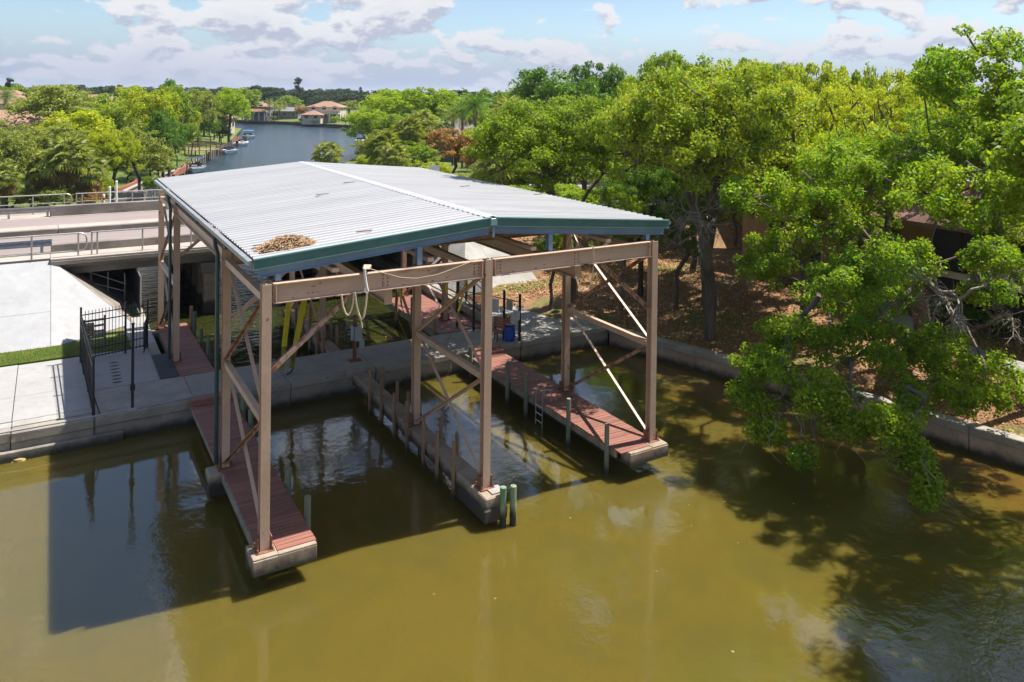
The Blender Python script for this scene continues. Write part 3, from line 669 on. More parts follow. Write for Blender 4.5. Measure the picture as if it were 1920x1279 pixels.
# nest of twigs
nz = []
for k in range(2600):
    a = rnd.random()*6.283; r = math.sqrt(rnd.random()); x = .60+r*math.cos(a)*.66; y = .72+r*math.sin(a)*.40
    z = zroof(x)+.02+.24*max(0, 1-r*r)*rnd.random()+.03*rnd.random(); ln = rnd.uniform(.05, .17); th = rnd.random()*6.283; tz = rnd.gauss(0, .25)
    nz.append((x, y, z, ln, th, tz))
V = []; F = []
for x, y, z, ln, th, tz in nz:
    d = Vector((math.cos(th), math.sin(th), tz)).normalized()*ln/2; s = Vector((-d.y, d.x, 0)).normalized()*.009; b0 = len(V); c = Vector((x, y, z)); up_ = Vector((0, 0, .012))
    V += [c-d-s, c+d-s, c+d+s, c-d+s, c-d+up_, c+d+up_]; F += [(b0, b0+1, b0+5), (b0, b0+5, b0+4), (b0+3, b0+4, b0+5), (b0+3, b0+5, b0+2)]
me = fastmesh('bird_nest', [tuple(v) for v in V], F, 3); me.materials.append(M['twigs_nest'])
meta(link('bird_nest', me), 'large flat nest of brown twigs on the near corner of the roof', 'nest')

# ================================================================== PIERS
def plank_run(parent, u0, u1, v0, v1, z, mat, pw=.145, gap=.012):
    n = int(round((v1-v0)/pw)); pw = (v1-v0)/n
    me = MB().box(-(u1-u0)/2, (u1-u0)/2, -(pw-gap)/2, (pw-gap)/2, -.035, 0).mesh('plank'); me.materials.append(mat); o = wloc(parent)
    for k in range(n): link('plank', me, parent, Vector(((u0+u1)/2 + rnd.uniform(-.006, .006), v0+pw*(k+.5), z+rnd.uniform(-.003, .003))) - o)
def piling(u, v, top, label, mat, r=.085, group=None):
    o = MB().tube((u, v, -2.2), (u, v, top), r, r*.94, 12).build('piling', mat, None, .012, loc=(u, v, -.8))
    meta(o, label, 'piling', group); return o
# left front pier
P1 = thing('pier', (.5, 4.5, -.2), 'red-brown plank pier under the left side of the shelter', 'pier')
plank_run(P1, .24, 1.10, -.22, .14, 0, M['deck']); plank_run(P1, -.10, 1.10, .14, 4.0, 0, M['deck']); plank_run(P1, -.16, 1.10, 4.0, 9.05, 0, M['deck'])
box1('step', M['deck'], P1, -.16, 1.1, 9.06, 9.38, -.1, .14, .01); box1('step', M['deck'], P1, -.10, 1.1, 8.86, 9.05, .005, .06, .01)
for u in (-.12, 1.07): box1('stringer', M['grey_wood'], P1, u-.03, u+.03, .12 if u > 0 else .12, 9.3, -.24, -.037, .008)
box1('stringer', M['conc'], P1, .1, .9, .4, 9.35, -.45, -.04)
box1('end_cap', M['conc_pier'], P1, -.30, 1.08, -.36, .125, -.37, -.04, .012); box1('pad', M['conc_pier'], P1, -.30, .235, -.34, .135, -.038, .0, .01); box1('lip', M['conc_pier'], P1, .237, 1.08, -.355, -.225, -.038, -.004, .008)
box1('column_footing', M['conc_pier'], P1, -.46, .02, 4.02, 4.62, -.62, -.045, .03)
box1('column_footing', M['conc_pier'], P1, -.30, .3, .125, .4, -.50, -.045, .02)
for v, tp in ((8.0, .45), (6.9, .38), (2.62, .34), (.88, .45)):
    piling(1.22, v, tp, {8.0: 'green-grey piling nearest the walkway beside the left pier', 6.9: 'second piling from the walkway beside the left pier', 2.62: 'green-grey piling halfway out beside the left pier', .88: 'green-grey piling near the outer end of the left pier'}[v], M['pile'])
# middle pier: bare concrete beam with timber uprights
P2 = thing('finger_pier', (5.5, 4.3, -.2), 'narrow mud-stained concrete finger pier with timber uprights in the middle', 'pier')
for a, b_, w0 in ((-.55, 1.5, .02), (1.51, 4.1, 0), (4.11, 4.72, .06), (4.73, 7.0, 0), (7.01, 9.38, 0)):
    box1('beam', M['conc_pier'], P2, 5.27-w0, 5.77+w0, a, b_, -.42, -.02, .03)
box1('ledge', M['conc_pier'], P2, 5.20, 5.86, -.6, .9, -.62, -.30, .03)
for side, u, vs in ((-1, 5.19, (7.38, 6.34, 5.24, 4.24, 3.05, 2.13, 1.12)), (1, 5.84, (7.87, 6.57, 5.67, 4.75, 3.25, 2.2))):
    for k, v in enumerate(vs):
        tp = .88 if side < 0 else .66
        MB().box(u-.035, u+.035, v-.055, v+.055, -1.8, tp-.1-.05*(k % 3)).build('upright', M['wood'], P2, .008)
k = MB().box(5.5, 5.85, -.45, -.1, -.015, .01).build('plate', M['conc_new'], P2)
piling(5.72, -.60, .20, 'left one of the two green pilings at the end of the finger pier', M['pile_green'], .09)
piling(5.98, -.66, .20, 'right one of the two green pilings at the end of the finger pier', M['pile_green'], .09)
# right front pier
P3 = thing('pier', (10.5, 4.4, -.2), 'red-brown plank pier under the right side of the shelter, dappled with leaf shade', 'pier')
plank_run(P3, 9.74, 10.76, -.28, .02, 0, M['deck']); plank_run(P3, 9.74, 11.14, .02, 8.7, 0, M['deck'])
for k in range(2): box1('step', M['deck'], P3, 9.95, 11.2, 8.72+k*.33, 9.04+k*.33, -.1, .08+k*.09, .01)
for u in (9.79, 11.08): box1('stringer', M['grey_wood'], P3, u-.035, u+.035, .0, 9.3, -.25, -.037, .008)
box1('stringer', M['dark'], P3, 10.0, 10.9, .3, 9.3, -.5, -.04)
box1('end_cap', M['conc_pier'], P3, 9.95, 11.34, -.44, .0, -.37, -.04, .012); box1('pad', M['conc_pier'], P3, 10.77, 11.33, -.42, .01, -.038, .0, .01); box1('lip', M['conc_pier'], P3, 9.96, 10.76, -.43, -.29, -.038, -.004, .008)
box1('column_footing', M['conc_pier'], P3, 10.8, 11.3, 4.1, 4.6, -.6, -.045, .03)
box1('column_footing', M['conc_pier'], P3, 10.75, 11.33, .0, .4, -.48, -.045, .02)
for v, tp, lab in ((8.6, .5, 'piling at the walkway end of the right pier'), (5.88, .72, 'second piling from the walkway on the right pier'), (4.31+.35, .7, 'piling beside the ladder on the right pier'), (2.19, .72, 'piling beyond the ladder on the right pier'), (.28, .64, 'dark green piling at the outer end of the right pier')):
    piling(9.66, v, tp, lab, M['pile'], .075)
ld_ = thing('swim_ladder', (9.78, 3.9, 0), 'white metal ladder with two curved handrails on the right pier', 'ladder')
for s in (-.2, .2):
    v = 3.95+s; pts = [(10.06, v, 0), (10.06, v, .22)] + [(9.90+.16*math.cos(a), v, .26+.17*math.sin(a)) for a in np.linspace(.1, 3.04, 8)] + [(9.73, v, .2), (9.72, v, -.9)]
    MB().path(pts, .016, 8).build('handrail', M['galv'], ld_)
for z in (-.65, -.4, -.15): MB().tube((9.72, 3.75, z), (9.72, 4.15, z), .016).build('rung', M['white'], ld_)
# --- canal side
P4 = thing('pier', (.5, 15.4, -.2), 'dull red-brown plank pier behind the walkway on the left', 'pier')
plank_run(P4, -.10, 1.05, 11.98, 18.75, 0, M['deck'])
for u in (-.09, 1.03): box1('stringer', M['grey_wood'], P4, u-.03, u+.03, 12, 18.76, -.3, -.037)
for v in (13.5, 18.2): box1('footing', M['conc_pier'], P4, -.38, .1, v-.2, v+.3, -1.2, -.05, .03)
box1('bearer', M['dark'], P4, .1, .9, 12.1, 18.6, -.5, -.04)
meta(MB().box(-.72, -.11, 11.99, 14.75, -.01, .012).build('rubber_mat', M['mat']), 'charcoal mat lying between the pale plaza and the left canal pier', 'mat')
for v, tp, lab in ((18.1, .82, 'tan piling at the far end of the left canal pier'), (17.2, .80, 'second piling from the far end of the left canal pier'), (15.6, .55, 'third piling of the left canal pier, short and grey'), (14.0, .62, 'pale grey piling nearest the walkway on the left canal pier')):
    piling(1.17, v, tp, lab, M['wood'] if v > 18 else M['pile'], .08)
P5 = thing('finger_pier', (5.4, 14.5, -.2), 'narrow concrete finger pier with uprights behind the walkway', 'pier')
for a, b_ in ((11.98, 14.2), (14.21, 18.9)): box1('beam', M['conc_pier'], P5, 5.25, 5.78, a, b_, -.42, -.02, .03)
for u, vs in ((5.17, (12.5, 13.3, 14.3, 15.3, 16.4, 17.6)), (5.86, (12.9, 13.7, 14.8, 16.6))):
    for v in vs: MB().box(u-.045, u+.045, v-.07, v+.07, -1.6, .72).build('upright', M['wood'], P5, .008)
P6 = thing('pier', (11.2, 15.1, -.2), 'wide sunlit plank pier behind the walkway on the right', 'pier')
plank_run(P6, 9.95, 12.1, 12.0, 18.3, 0, M['deck'])
for u in (9.98, 12.08): box1('stringer', M['grey_wood'], P6, u-.03, u+.03, 12, 18.3, -.3, -.037)
box1('rail_beam', M['grey_wood'], P6, 12.15, 12.35, 11.98, 19.5, .12, .42, .02)
for v in (12.3, 14.5, 16.7, 19): box1('rail_block', M['dark'], P6, 12.17, 12.33, v-.1, v+.1, -.3, .12)
for v, tp, lab in ((12.3, .62, 'pale timber piling at the walkway end of the right canal pier'), (14.6, .95, 'timber piling midway along the right canal pier'), (16.4, 1.0, 'timber piling towards the far end of the right canal pier')):
    piling(9.85, v, tp, lab, M['wood'], .08)
# right seawall along the bank
SW = thing('seawall', (18.5, 3, -.6), 'tan panelled concrete seawall along the right bank', 'seawall')
vv = [9.3, 7.2, 5.3, 3.4, 1.45, -.5, -2.4, -4.1, -5.6, -7.4, -9.3, -11.3, -13.5, -16, -19, -22, -30, -40, -50]
for k, (a, b_) in enumerate(zip(vv, vv[1:])):
    p, q = Vector((seawall_u(a)+.02, a, 0)), Vector((seawall_u(b_)+.02, b_, 0)); d = (q-p).normalized()*.012
    MB().bar(p+d+Vector((.11, 0, -.95)), q-d+Vector((.11, 0, -.95)), .16, 1.45).build('panel', M['conc_sea'], SW, .01)
    MB().bar(p+d*.5+Vector((.16, 0, -.085)), q-d*.5+Vector((.16, 0, -.085)), .42, .25+.012*(k % 2)).build('cap', M['conc_cap'], SW, .02)
cw = thing('canal_wall', (13.3, 20, -.6), 'concrete wall along the right side of the canal', 'seawall')
for a, b_ in ((14.2, 18), (18.02, 22.3), (22.32, 29), (29.02, 38)): box1('panel', M['conc'], cw, 13.12, 13.5, a, b_, -2, .03, .02)
cw2 = thing('canal_wall', (-.5, 20, -.6), 'concrete wall along the left side of the canal', 'seawall')
for a, b_ in ((11.99, 16.4), (16.42, 22.3), (22.32, 29), (29.02, 38)): box1('panel', M['conc'], cw2, -.75 if a < 16 else -.60, -.38, a, b_, -2, -.01, .02)
for k, (px, py) in enumerate(((12, 858), (45, 857), (66, 853), (88, 850), (30, 862))):
    p = gp(px, py, -.8); bm = bmesh.new(); bmesh.ops.create_icosphere(bm, subdivisions=2, radius=.2)
    for v in bm.verts: v.co = Vector((v.co.x*1.5, v.co.y*1.0, v.co.z*.8))*(1+.35*noise.noise(v.co*6+Vector((k*3, 0, 0))))
    me = bpy.data.meshes.new('rock'); bm.to_mesh(me); bm.free(); me.materials.append(M['rock'])
    o = link('rock', me, None, (p.x, p.y, -.82)); o.scale = [(1.0, .8, .8), (1.2, .9, .9), (.7, .7, .6), (1.1, .6, .5), (.6, .6, .5)][k]; o.rotation_euler.z = k
    meta(o, 'algae-covered rock breaking the water below the left bulkhead', 'rock', 'rocks along the foot of the left bulkhead')

# ================================================================== FENCES, SIGNS, GEAR
def on_plane(px, py, p0, d):
    "point seen at the pixel on the upright plane through p0 along d"
    r = ray(px, py); n = Vector((-d[1], d[0], 0)); tt = n.dot(Vector(p0)-CAM)/n.dot(r); return CAM + r*tt
def picket_panel(g, a, b_, z0, h, step=.115, rails=(.12, .42, -.42, -.14), posts=True, zb=.06):
    a, b_ = Vector(a), Vector(b_); d = (b_-a); L = d.length; d.normalize(); o = wloc(g)
    for r in rails: z = z0+(r if r > 0 else h+r); MB().bar(a+Vector((0, 0, z)), b_+Vector((0, 0, z)), .03, .035).build('rail', M['black'], g)
    pk = MB().box(-.010, .010, -.010, .010, zb, h-.05).add([(-.016, -.016, h-.05), (.016, -.016, h-.05), (.016, .016, h-.05), (-.016, .016, h-.05), (0, 0, h+.02)], [(0, 1, 4), (1, 2, 4), (2, 3, 4), (3, 0, 4), (3, 2, 1, 0)]).mesh('picket')
    pk.materials.append(M['black']); n = int(L/step)
    for k in range(1, n): link('picket', pk, g, a+d*(L*k/n)+Vector((0, 0, z0))-o)
F1 = thing('picket_fence', (-2.95, 12.5, 0), 'black metal picket fence running from the bulkhead back to the grass strip', 'fence')
for u, v, h in ((-2.88, 9.68, 1.86), (-2.93, 11.9, 1.9), (-3.0, 13.8, 1.9), (-3.05, 15.2, 2.02)): box1('post', M['black'], F1, u-.035, u+.035, v-.035, v+.035, 0, h)
picket_panel(F1, (-2.88, 9.72, 0), (-3.05, 15.2, 0), 0, 1.84)
MB().bar((-2.84, 9.66, .02), (-2.84, 9.68, .45), .03, .03).build('foot_brace', M['black'], F1)
MB().bar((-2.7, 9.60, .02), (-2.86, 9.68, .6), .025, .025).build('foot_brace', M['black'], F1)
F2 = thing('picket_fence', (-1.9, 15.5, 0), 'black metal picket fence crossing the plaza in front of the grass strip', 'fence')
for u, v, h in ((-1.55, 15.55, 1.95), (-.77, 15.83, 1.9)): box1('post', M['black'], F2, u-.035, u+.035, v-.035, v+.035, 0, h)
picket_panel(F2, (-3.02, 15.22, 0), (-1.55, 15.55, 0), 0, 1.86); picket_panel(F2, (-1.5, 15.56, 0), (-.80, 15.82, 0), 0, 1.82)
G1 = thing('gate_leaf', (-.95, 15.3, 0), 'narrow black metal gate leaf standing ajar at the canal end of the fence', 'gate')
picket_panel(G1, (-.80, 15.78, 0), (-.98, 14.95, 0), 0, 1.2, .1, (.12, -.15))
g = thing('gate_post', (-1.8, 9.61, 0), 'tall lone black post standing at the bulkhead edge right of the fence', 'post')
box1('post', M['black'], g, -1.84, -1.76, 9.57, 9.65, 0, 2.68); box1('cap', M['black'], g, -1.855, -1.745, 9.555, 9.665, 2.68, 2.72, .01)
box1('latch', M['black'], g, -1.87, -1.73, 9.54, 9.68, .62, .80, .01); box1('foot', M['conc_new'], g, -1.93, -1.67, 9.46, 9.72, -.01, .05, .02)
gr_ = thing('drain_slots', (-2.05, 13.5, .01), 'row of seven dark oval drain slots in the pale plaza', 'drain')
for k in range(7):
    p = gp(213+k*1.25, 680+k*6.1, .007); mb = MB(); n = 14
    mb.add([(p.x+.16*math.cos(6.283*i/n), p.y+.055*math.sin(6.283*i/n), .010) for i in range(n)], [tuple(range(n))]); mb.build('slot', M['dark'], gr_)  # flat discs; the darkness inside the slots is put into their colour
pal = thing('pallet', (-2.75, 16.6, 0), 'weathered wooden pallet rack standing behind the black fence on the grass', 'pallet')
for k in range(5): MB().bar((-3.0, 16.5, .25+k*.22), (-2.2, 16.6, .25+k*.22), .03, .08).build('slat', M['grey_wood'], pal)
for u in (-3.0, -2.2): MB().box(u-.04, u+.04, 16.45, 16.55, 0, 1.3).build('upright', M['wood'], pal)
box1('box', M['wood'], pal, -3.0, -2.55, 16.62, 16.95, .5, .95)

PD = thing('power_pedestal', (5.78, 10.58, 0), 'rusty post with grey electric meter boxes in the middle of the walkway', 'electric box')
MB().hbeam((5.78, 10.58, .02), (5.78, 10.58, 1.70), .11, .12, .01, .01, (0, 1, 0)).build('post', M['rust'], PD)
box1('base_plate', M['rust'], PD, 5.55, 6.01, 10.42, 10.74, .003, .03)
box1('box', M['box'], PD, 5.72, 6.0, 10.36, 10.515, .78, 1.30, .01); box1('box', M['box'], PD, 5.92, 6.1, 10.40, 10.51, .48, .80, .01)
box1('box', M['box'], PD, 5.60, 5.70, 10.42, 10.52, .80, 1.34, .01)
for z in (1.46, 1.60): MB().bar((5.5, 10.52, z), (6.15, 10.52, z+.03), .05, .05).build('crossbar', M['wood'], PD)

def rope(name, pts, r, label, cat='rope', mat=None):
    o = MB().path(pts, r, 6).build(name, mat or M['rope'], None, loc=pts[0]); meta(o, label, cat); return o
pl = lambda px, py, v=-.15: on_plane(px, py, (0, v, 0), (1, 0, 0))
def sag(pxs, v=-.15): return [pl(x, y, v) for x, y in pxs]
rope('rope_loop', sag([(640, 552), (643, 575), (648, 588), (653, 591), (658, 584), (662, 568), (664, 548)]), .022, 'pale rope loop hanging left of the meter box under the front beam')
rope('rope_loop', sag([(665, 548), (668, 570), (672, 588), (677, 600), (682, 594), (686, 572), (688, 550)]), .026, 'thicker pale rope loop hanging right above the meter box')
rope('rope_tail', sag([(677, 598), (678, 606), (679, 615)]), .018, 'short frayed rope end hanging below the thicker loop')
hk_ = thing('cable_hook', tuple(pl(686, 520, -.16)), 'white hook and strap hanging over the front beam', 'hook')
MB().path(sag([(684, 503), (684, 515), (686, 530), (689, 545)], -.16), .03).build('strap', M['white'], hk_)
MB().path(sag([(684, 540), (684, 547), (688, 550), (691, 546), (689, 541)], -.17), .018).build('hook', M['white'], hk_)
rb = thing('rope_bundle', tuple(pl(690, 501, -.05)), 'bundle of tan rope tied on top of the front beam', 'rope')
for k in range(5): MB().path([pl(682+k*2.4, 505, -.13), pl(683+k*2.4, 499, -.08), pl(684+k*2.6, 498, .02), pl(685+k*2.4, 502, .1)], .028).build('coil', M['rope'], rb)
rope('slack_rope', sag([(694, 504), (720, 512), (750, 520), (780, 522), (820, 515), (860, 500), (890, 488), (908, 483)], -.14), .008, 'long slack rope sagging across the left half of the front beam', mat=M['rope'])
rope('slack_rope', sag([(1112, 463), (1113, 478), (1113, 500)], -.15), .02, 'white rope wrapped over the right half of the front beam', mat=M['rope'])
rope('rope_loop', sag([(1080, 520), (1084, 538), (1093, 546), (1104, 540), (1110, 522), (1113, 498)], -.13), .016, 'thin rope loop hanging under the right half of the front beam')
def sling(a, b_, v, w, label, dead=.35):
    g = thing('lift_sling', tuple(pl(a[0], a[1], v)), label, 'strap'); A, B = pl(*a, v), pl(*b_, v); C_ = A.lerp(B, 1-dead)
    MB().bar(A, C_, w, .02, (0, 1, 0)).build('webbing', M['yellow'], g); MB().bar(C_, B, w*.9, .022, (0, 1, 0)).build('stained_webbing', M['slime'], g); return g
sling((544, 545), (528, 695), 9.0, .17, 'left one of two yellow boat-lift slings in the left slip', .30)
g = sling((575, 540), (546, 690), 9.1, .19, 'right one of two yellow boat-lift slings in the left slip', .28)
rope('hose', [pl(547, 672, 9.4), pl(550, 690, 9.6)+Vector((0, .0, 0)), gp(546, 697, .03), gp(538, 702, .03)], .03, 'black hose trailing down onto the walkway below the slings', 'hose', M['hose'])
sling((749, 535), (753, 575), 9.0, .07, 'thin yellow strap just left of the middle columns', .3); sling((727, 540), (731, 575), 11.9, .07, 'thin yellow strap left of the lift beam end', .4)
sling((840, 520), (835, 556), 9.0, .10, 'broad yellow strap behind the front beam in the right slip', .1); sling((876, 515), (856, 600), 9.0, .09, 'slanting yellow strap left of the front middle column', .2)
for a, b_, lab in (((731, 560), (770, 650), 'thin cable slanting down left of the middle columns'), ((753, 575), (775, 620), 'thin cable below the yellow strap by the middle column'), ((856, 600), (838, 640), 'thin cable below the slanting yellow strap'), ((823, 600), (806, 640), 'thin cable over the right canal pier')):
    A, B = pl(*a, 9.0), pl(*b_, 9.3); rope('cable', [A, A.lerp(B, .5)-Vector((0, 0, .04)), B], .014, lab, 'cable', M['slime'])

# gated end of the walkway on the right
A0, A1 = Vector((12.40, 9.58, 0)), Vector((10.95, 12.75, 0)); fd = (A1-A0).normalized()
F3 = thing('picket_fence', tuple((A0+A1)/2), 'black fence across the right end of the walkway carrying the signs', 'fence')
for s, h in ((0, 1.92), (.78, 1.95), (2.35, 1.95), (3.25, 1.95)): p = A0+fd*s; box1('post', M['black'], F3, p.x-.04, p.x+.04, p.y-.04, p.y+.04, 0, h)
for z in (.15, 1.6): MB().bar(A0+Vector((0, 0, z)), A0+fd*3.25+Vector((0, 0, z)), .025, .03).build('rail', M['black'], F3)
F4 = thing('picket_fence', (14.6, 14, 0), 'black fence behind the walkway running towards the white embankment', 'fence')
fa, fb = Vector((12.5, 12.9, 0)), Vector((13.6, 17.4, 0))
for s in (0, .33, .66, 1): p = fa.lerp(fb, s); box1('post', M['black'], F4, p.x-.035, p.x+.035, p.y-.035, p.y+.035, 0, 1.85)
picket_panel(F4, fa, fb, 0, 1.75, .16)
def sign(px0, py0, px1, py1, mat, label):
    q = A0 - Vector((.05, .02, 0)); d = fd
    p = [on_plane(x, y, q, d) for x, y in ((px0, py1), (px1, py1), (px1, py0), (px0, py0))]
    z0, z1 = (p[0].z+p[1].z)/2, (p[2].z+p[3].z)/2; g = thing('sign', tuple((p[0]+p[2])/2), label, 'sign')
    a, b_ = Vector((p[0].x, p[0].y, (z0+z1)/2)), Vector((p[1].x, p[1].y, (z0+z1)/2)); MB().bar(a, b_, .016, z1-z0).build('board', mat, g)
    n = Vector((fd.y, -fd.x, 0))*-.012
    for k in range(5):
        zz = z1-(z1-z0)*(.2+.15*k); e = (b_-a)*.14
        MB().bar(Vector((a.x, a.y, zz))+e+n, Vector((b_.x, b_.y, zz))-e*(1+k % 3)+n, .004, .014).build('print', M['sign_green'] if mat is M['sign'] else M['galv'], g)
sign(921.5, 560, 935, 586, M['sign'], 'largest white sign on the black fence above the bench')
sign(949.5, 561, 961, 582, M['sign_green'], 'pale green sign on the black fence above the blue barrel')
sign(962, 582, 974.5, 599, M['sign'], 'small white square sign at the right end post of the black fence')
p = on_plane(940.5, 579, A0-Vector((.06, .02, 0)), fd); o = MB().tube(p, p+Vector((fd.y, -fd.x, 0))*-.02, .11, n=16).build('dial', M['sign'], None, loc=p); meta(o, 'small round white dial on the fence post between the signs', 'dial')
bn_ = thing('bench', (11.45, 10.6, 0), 'red-brown slatted bench beside the blue barrel on the walkway', 'bench')
ba, bb = gp(923, 634, 0), gp(944, 640, 0); bd = (bb-ba).normalized(); bq = Vector((-bd.y, bd.x, 0))
for k in range(3): MB().bar(ba+Vector((0, 0, .42))+bq*(-.05-.11*k), bb+Vector((0, 0, .42))+bq*(-.05-.11*k), .09, .03).build('seat_slat', M['bench'], bn_)
for k in range(4): MB().bar(ba+Vector((0, 0, .52+k*.11))+bq*(.05+.02*k), bb+Vector((0, 0, .52+k*.11))+bq*(.05+.02*k), .03, .09).build('back_slat', M['bench'], bn_)
for e in (ba+bd*.08, bb-bd*.08):
    MB().bar(e+bq*.06, e+bq*.12+Vector((0, 0, .9)), .04, .04).build('leg', M['black'], bn_); MB().bar(e-bq*.3, e-bq*.3+Vector((0, 0, .42)), .04, .04).build('leg', M['black'], bn_)
bp = gp(955.5, 639, 0); bl = thing('barrel', (bp.x, bp.y, 0), 'bright blue plastic barrel used as a litter bin at the walkway edge', 'barrel')
def lathe(prof, c, n=20):
    mb = MB(); c = Vector(c); vs = [c+Vector((r*math.cos(6.2832*i/n), r*math.sin(6.2832*i/n), z)) for r, z in prof for i in range(n)]
    return mb.add(vs, [(j*n+i, j*n+(i+1) % n, (j+1)*n+(i+1) % n, (j+1)*n+i) for j in range(len(prof)-1) for i in range(n)] + [tuple(range(n))[::-1]])
lathe([(.19, 0), (.20, .02), (.225, .12), (.23, .17), (.222, .19), (.23, .21), (.23, .36), (.222, .38), (.23, .40), (.225, .48), (.20, .60), (.205, .62), (.18, .62), (.18, .5)], (bp.x, bp.y, 0)).build('body', M['barrel'], bl, smooth=True)
lathe([(.0, .52), (.18, .53), (.215, .63), (.16, .67), (.05, .66)], (bp.x, bp.y, 0), 12).build('liner', M['black'], bl)
lg = gp(948, 628, .0); o = meta(lathe([(.10, 0), (.14, .1), (.12, .3), (.15, .42), (.08, .5), (.02, .52)], (lg.x+.25, lg.y+.3, .25), 9).build('planter', M['litter'], None), 'tan bundle of dry leaves behind the blue barrel', 'plant')
rs = meta(MB().bar((36, 60, 2.9), (36.5, 59.7, 2.9), .03, .8).build('road_sign', M['white'], None), 'small pale sign poking up behind the white roof', 'sign')
x, y = at(815, 47.5); rs.location = Vector((x-36.2, y-59.85, ztop(815, 322, 47.5)-2.9)); MB().tube((x, y, 2.6), (x, y, ztop(815, 322, 47.5)), .03).build('post', M['galv'], rs).location = -rs.location

# ================================================================== BOATS AND DISTANT BANK
def boat(px, py, hdg, L, wd, label, canopy=None, motor=True, cover=False):
    p = gp(px, py, WZ+.05); g = thing('boat', (p.x, p.y, WZ), label, 'boat')
    mb = MB(); rings = []; n = 9
    for k in range(n):
        s = k/(n-1); hw = wd/2*(1-max(0, (s-.55)/.45)**2.2*.96); zt_ = .55+.25*s*s; x = -L/2+L*s; kx = -L/2+L*.93*s
        rings.append([(x, -hw, zt_), (x, -hw*.97, zt_-.12), (kx, -hw*.78, .05), (kx, 0, -.12), (kx, hw*.78, .05), (x, hw*.97, zt_-.12), (x, hw, zt_)])
    vs = [q for r in rings for q in r]; fs = [(k*7+i, k*7+i+1, (k+1)*7+i+1, (k+1)*7+i) for k in range(n-1) for i in range(6)] + [(0, 1, 2, 3, 4, 5, 6)]
    mb.add(vs, fs); hull = mb.mesh('hull'); hull.materials.append(M['hull']); link('hull', hull, g)
    dk = MB(); m_ = [(r[0][0], r[0][1]*.9, r[0][2]-.04) for r in rings[4:]] + [(r[6][0], r[6][1]*.9, r[6][2]-.04) for r in rings[4:]][::-1]
    dk.add(m_, [tuple(range(len(m_)))[::-1]]).mesh('x')
    me = dk.mesh('foredeck'); me.materials.append(M['hull']); link('foredeck', me, g)
    me = MB().box(-L/2+.1, .05*L, -wd*.4, wd*.4, .12, .16).mesh('floor'); me.materials.append(M['trimw']); link('floor', me, g)
    me = MB().box(-.1, .5, -.35, .35, .16, .95).mesh('console'); me.materials.append(M['canvas_navy'] if cover else M['trimw']); link('console', me, g)
    me = MB().add([(.55, -wd*.38, .75), (.55, wd*.38, .75), (.25, wd*.34, 1.15), (.25, -wd*.34, 1.15)], [(0, 1, 2, 3)]).mesh('windscreen'); me.materials.append(M['glass']); link('windscreen', me, g)
    me = MB().box(-L*.38, -L*.2, -wd*.36, wd*.36, .16, .6).mesh('seat'); me.materials.append(M['hull']); link('seat', me, g)
    if canopy:
        mb = MB(); nn = 6
        vs = [(-L*.32+L*.42*i/nn, s*wd*.45, 1.75+.10*math.sin(math.pi*i/nn)+(0 if abs(s) > .5 else .10)) for i in range(nn+1) for s in (-1, 0, 1)]
        mb.add(vs, [(i*3+j, i*3+j+1, i*3+j+4, i*3+j+3) for i in range(nn) for j in range(2)]); me = mb.mesh('canopy'); me.materials.append(canopy); link('canopy', me, g)
        for sx in (-L*.28, L*.06):
            for sy in (-1, 1): me = MB().tube((sx, sy*wd*.44, .55), (sx, sy*wd*.44, 1.76), .03, n=5).mesh('canopy_pole'); me.materials.append(M['galv']); link('canopy_pole', me, g)
    if motor:
        me = MB().box(-L/2-.45, -L/2-.02, -.2, .2, .55, 1.05).box(-L/2-.3, -L/2-.1, -.08, .08, -.3, .55).mesh('motor'); me.materials.append(M['motor']); link('motor', me, g)
    g.rotation_euler.z = hdg; return g
boat(365, 321, R(-105), 6.0, 2.5, 'white motor boat with a navy canopy nearest the shelter roof', M['canvas_navy'])
boat(429, 287, R(-110), 6.0, 2.4, 'white motor boat with raised windscreen moored at the timber seawall', None, False, True)
boat(454, 272, R(60), 5.5, 2.3, 'white boat with two dark outboards beyond the second moored boat', None)
boat(465, 259, R(-110), 6.0, 2.6, 'boat with a light blue canopy farthest along the left bank', M['canvas_blue'])
boat(676, 268, R(70), 5.5, 2.3, 'white boat on a dark lift at the right bank under the bright green tree', M['canvas_navy'])
# timber seawall along the left river bank
tw = thing('timber_seawall', (15, 100, 0), 'pale timber seawall with pilings along the left river bank', 'seawall')
LB = RIVER[3:11]
for (a, b_) in zip(LB, LB[1:]):
    a3, b3 = Vector((a[0], a[1], 0)), Vector((b_[0], b_[1], 0)); L = (b3-a3).length; n = max(1, int(L/2.2))
    for k in range(n):
        p, q = a3.lerp(b3, k/n), a3.lerp(b3, (k+1)/n)
        MB().bar(p+Vector((0, 0, -.75)), q+Vector((0, 0, -.75)), .12, 1.5).build('panel', M['grey_wood'] if k % 3 else M['wood'], tw)
        MB().bar(p+Vector((0, 0, .04)), q+Vector((0, 0, .04)), .38, .12).build('cap', M['bridge_top'], tw)
        if a[1] > 80: MB().tube(p+Vector((.3, 0, -1.6)), p+Vector((.3, 0, .5)), .13, n=6).build('piling', M['grey_wood'], tw)
fs_ = thing('far_bank', (66, 240, -.4), 'dark low retaining wall along the far river shore below the lawns', 'retaining wall')
for a, b_ in (((40, 278), (56, 260)), ((56, 260), (64.7, 245)), ((64.7, 245), (70, 227)), ((70, 227), (79, 205)), ((79, 205), (72.8, 196))):
    MB().bar(Vector((a[0], a[1], -.45)), Vector((b_[0], b_[1], -.45)), .4, 1.4).build('panel', M['bark_dark'], fs_)
dkp = thing('timber_deck', (15.6, 110, 0), 'brown timber viewing deck with railings above the left bank', 'deck')
cx, cy = at(381, 121); 
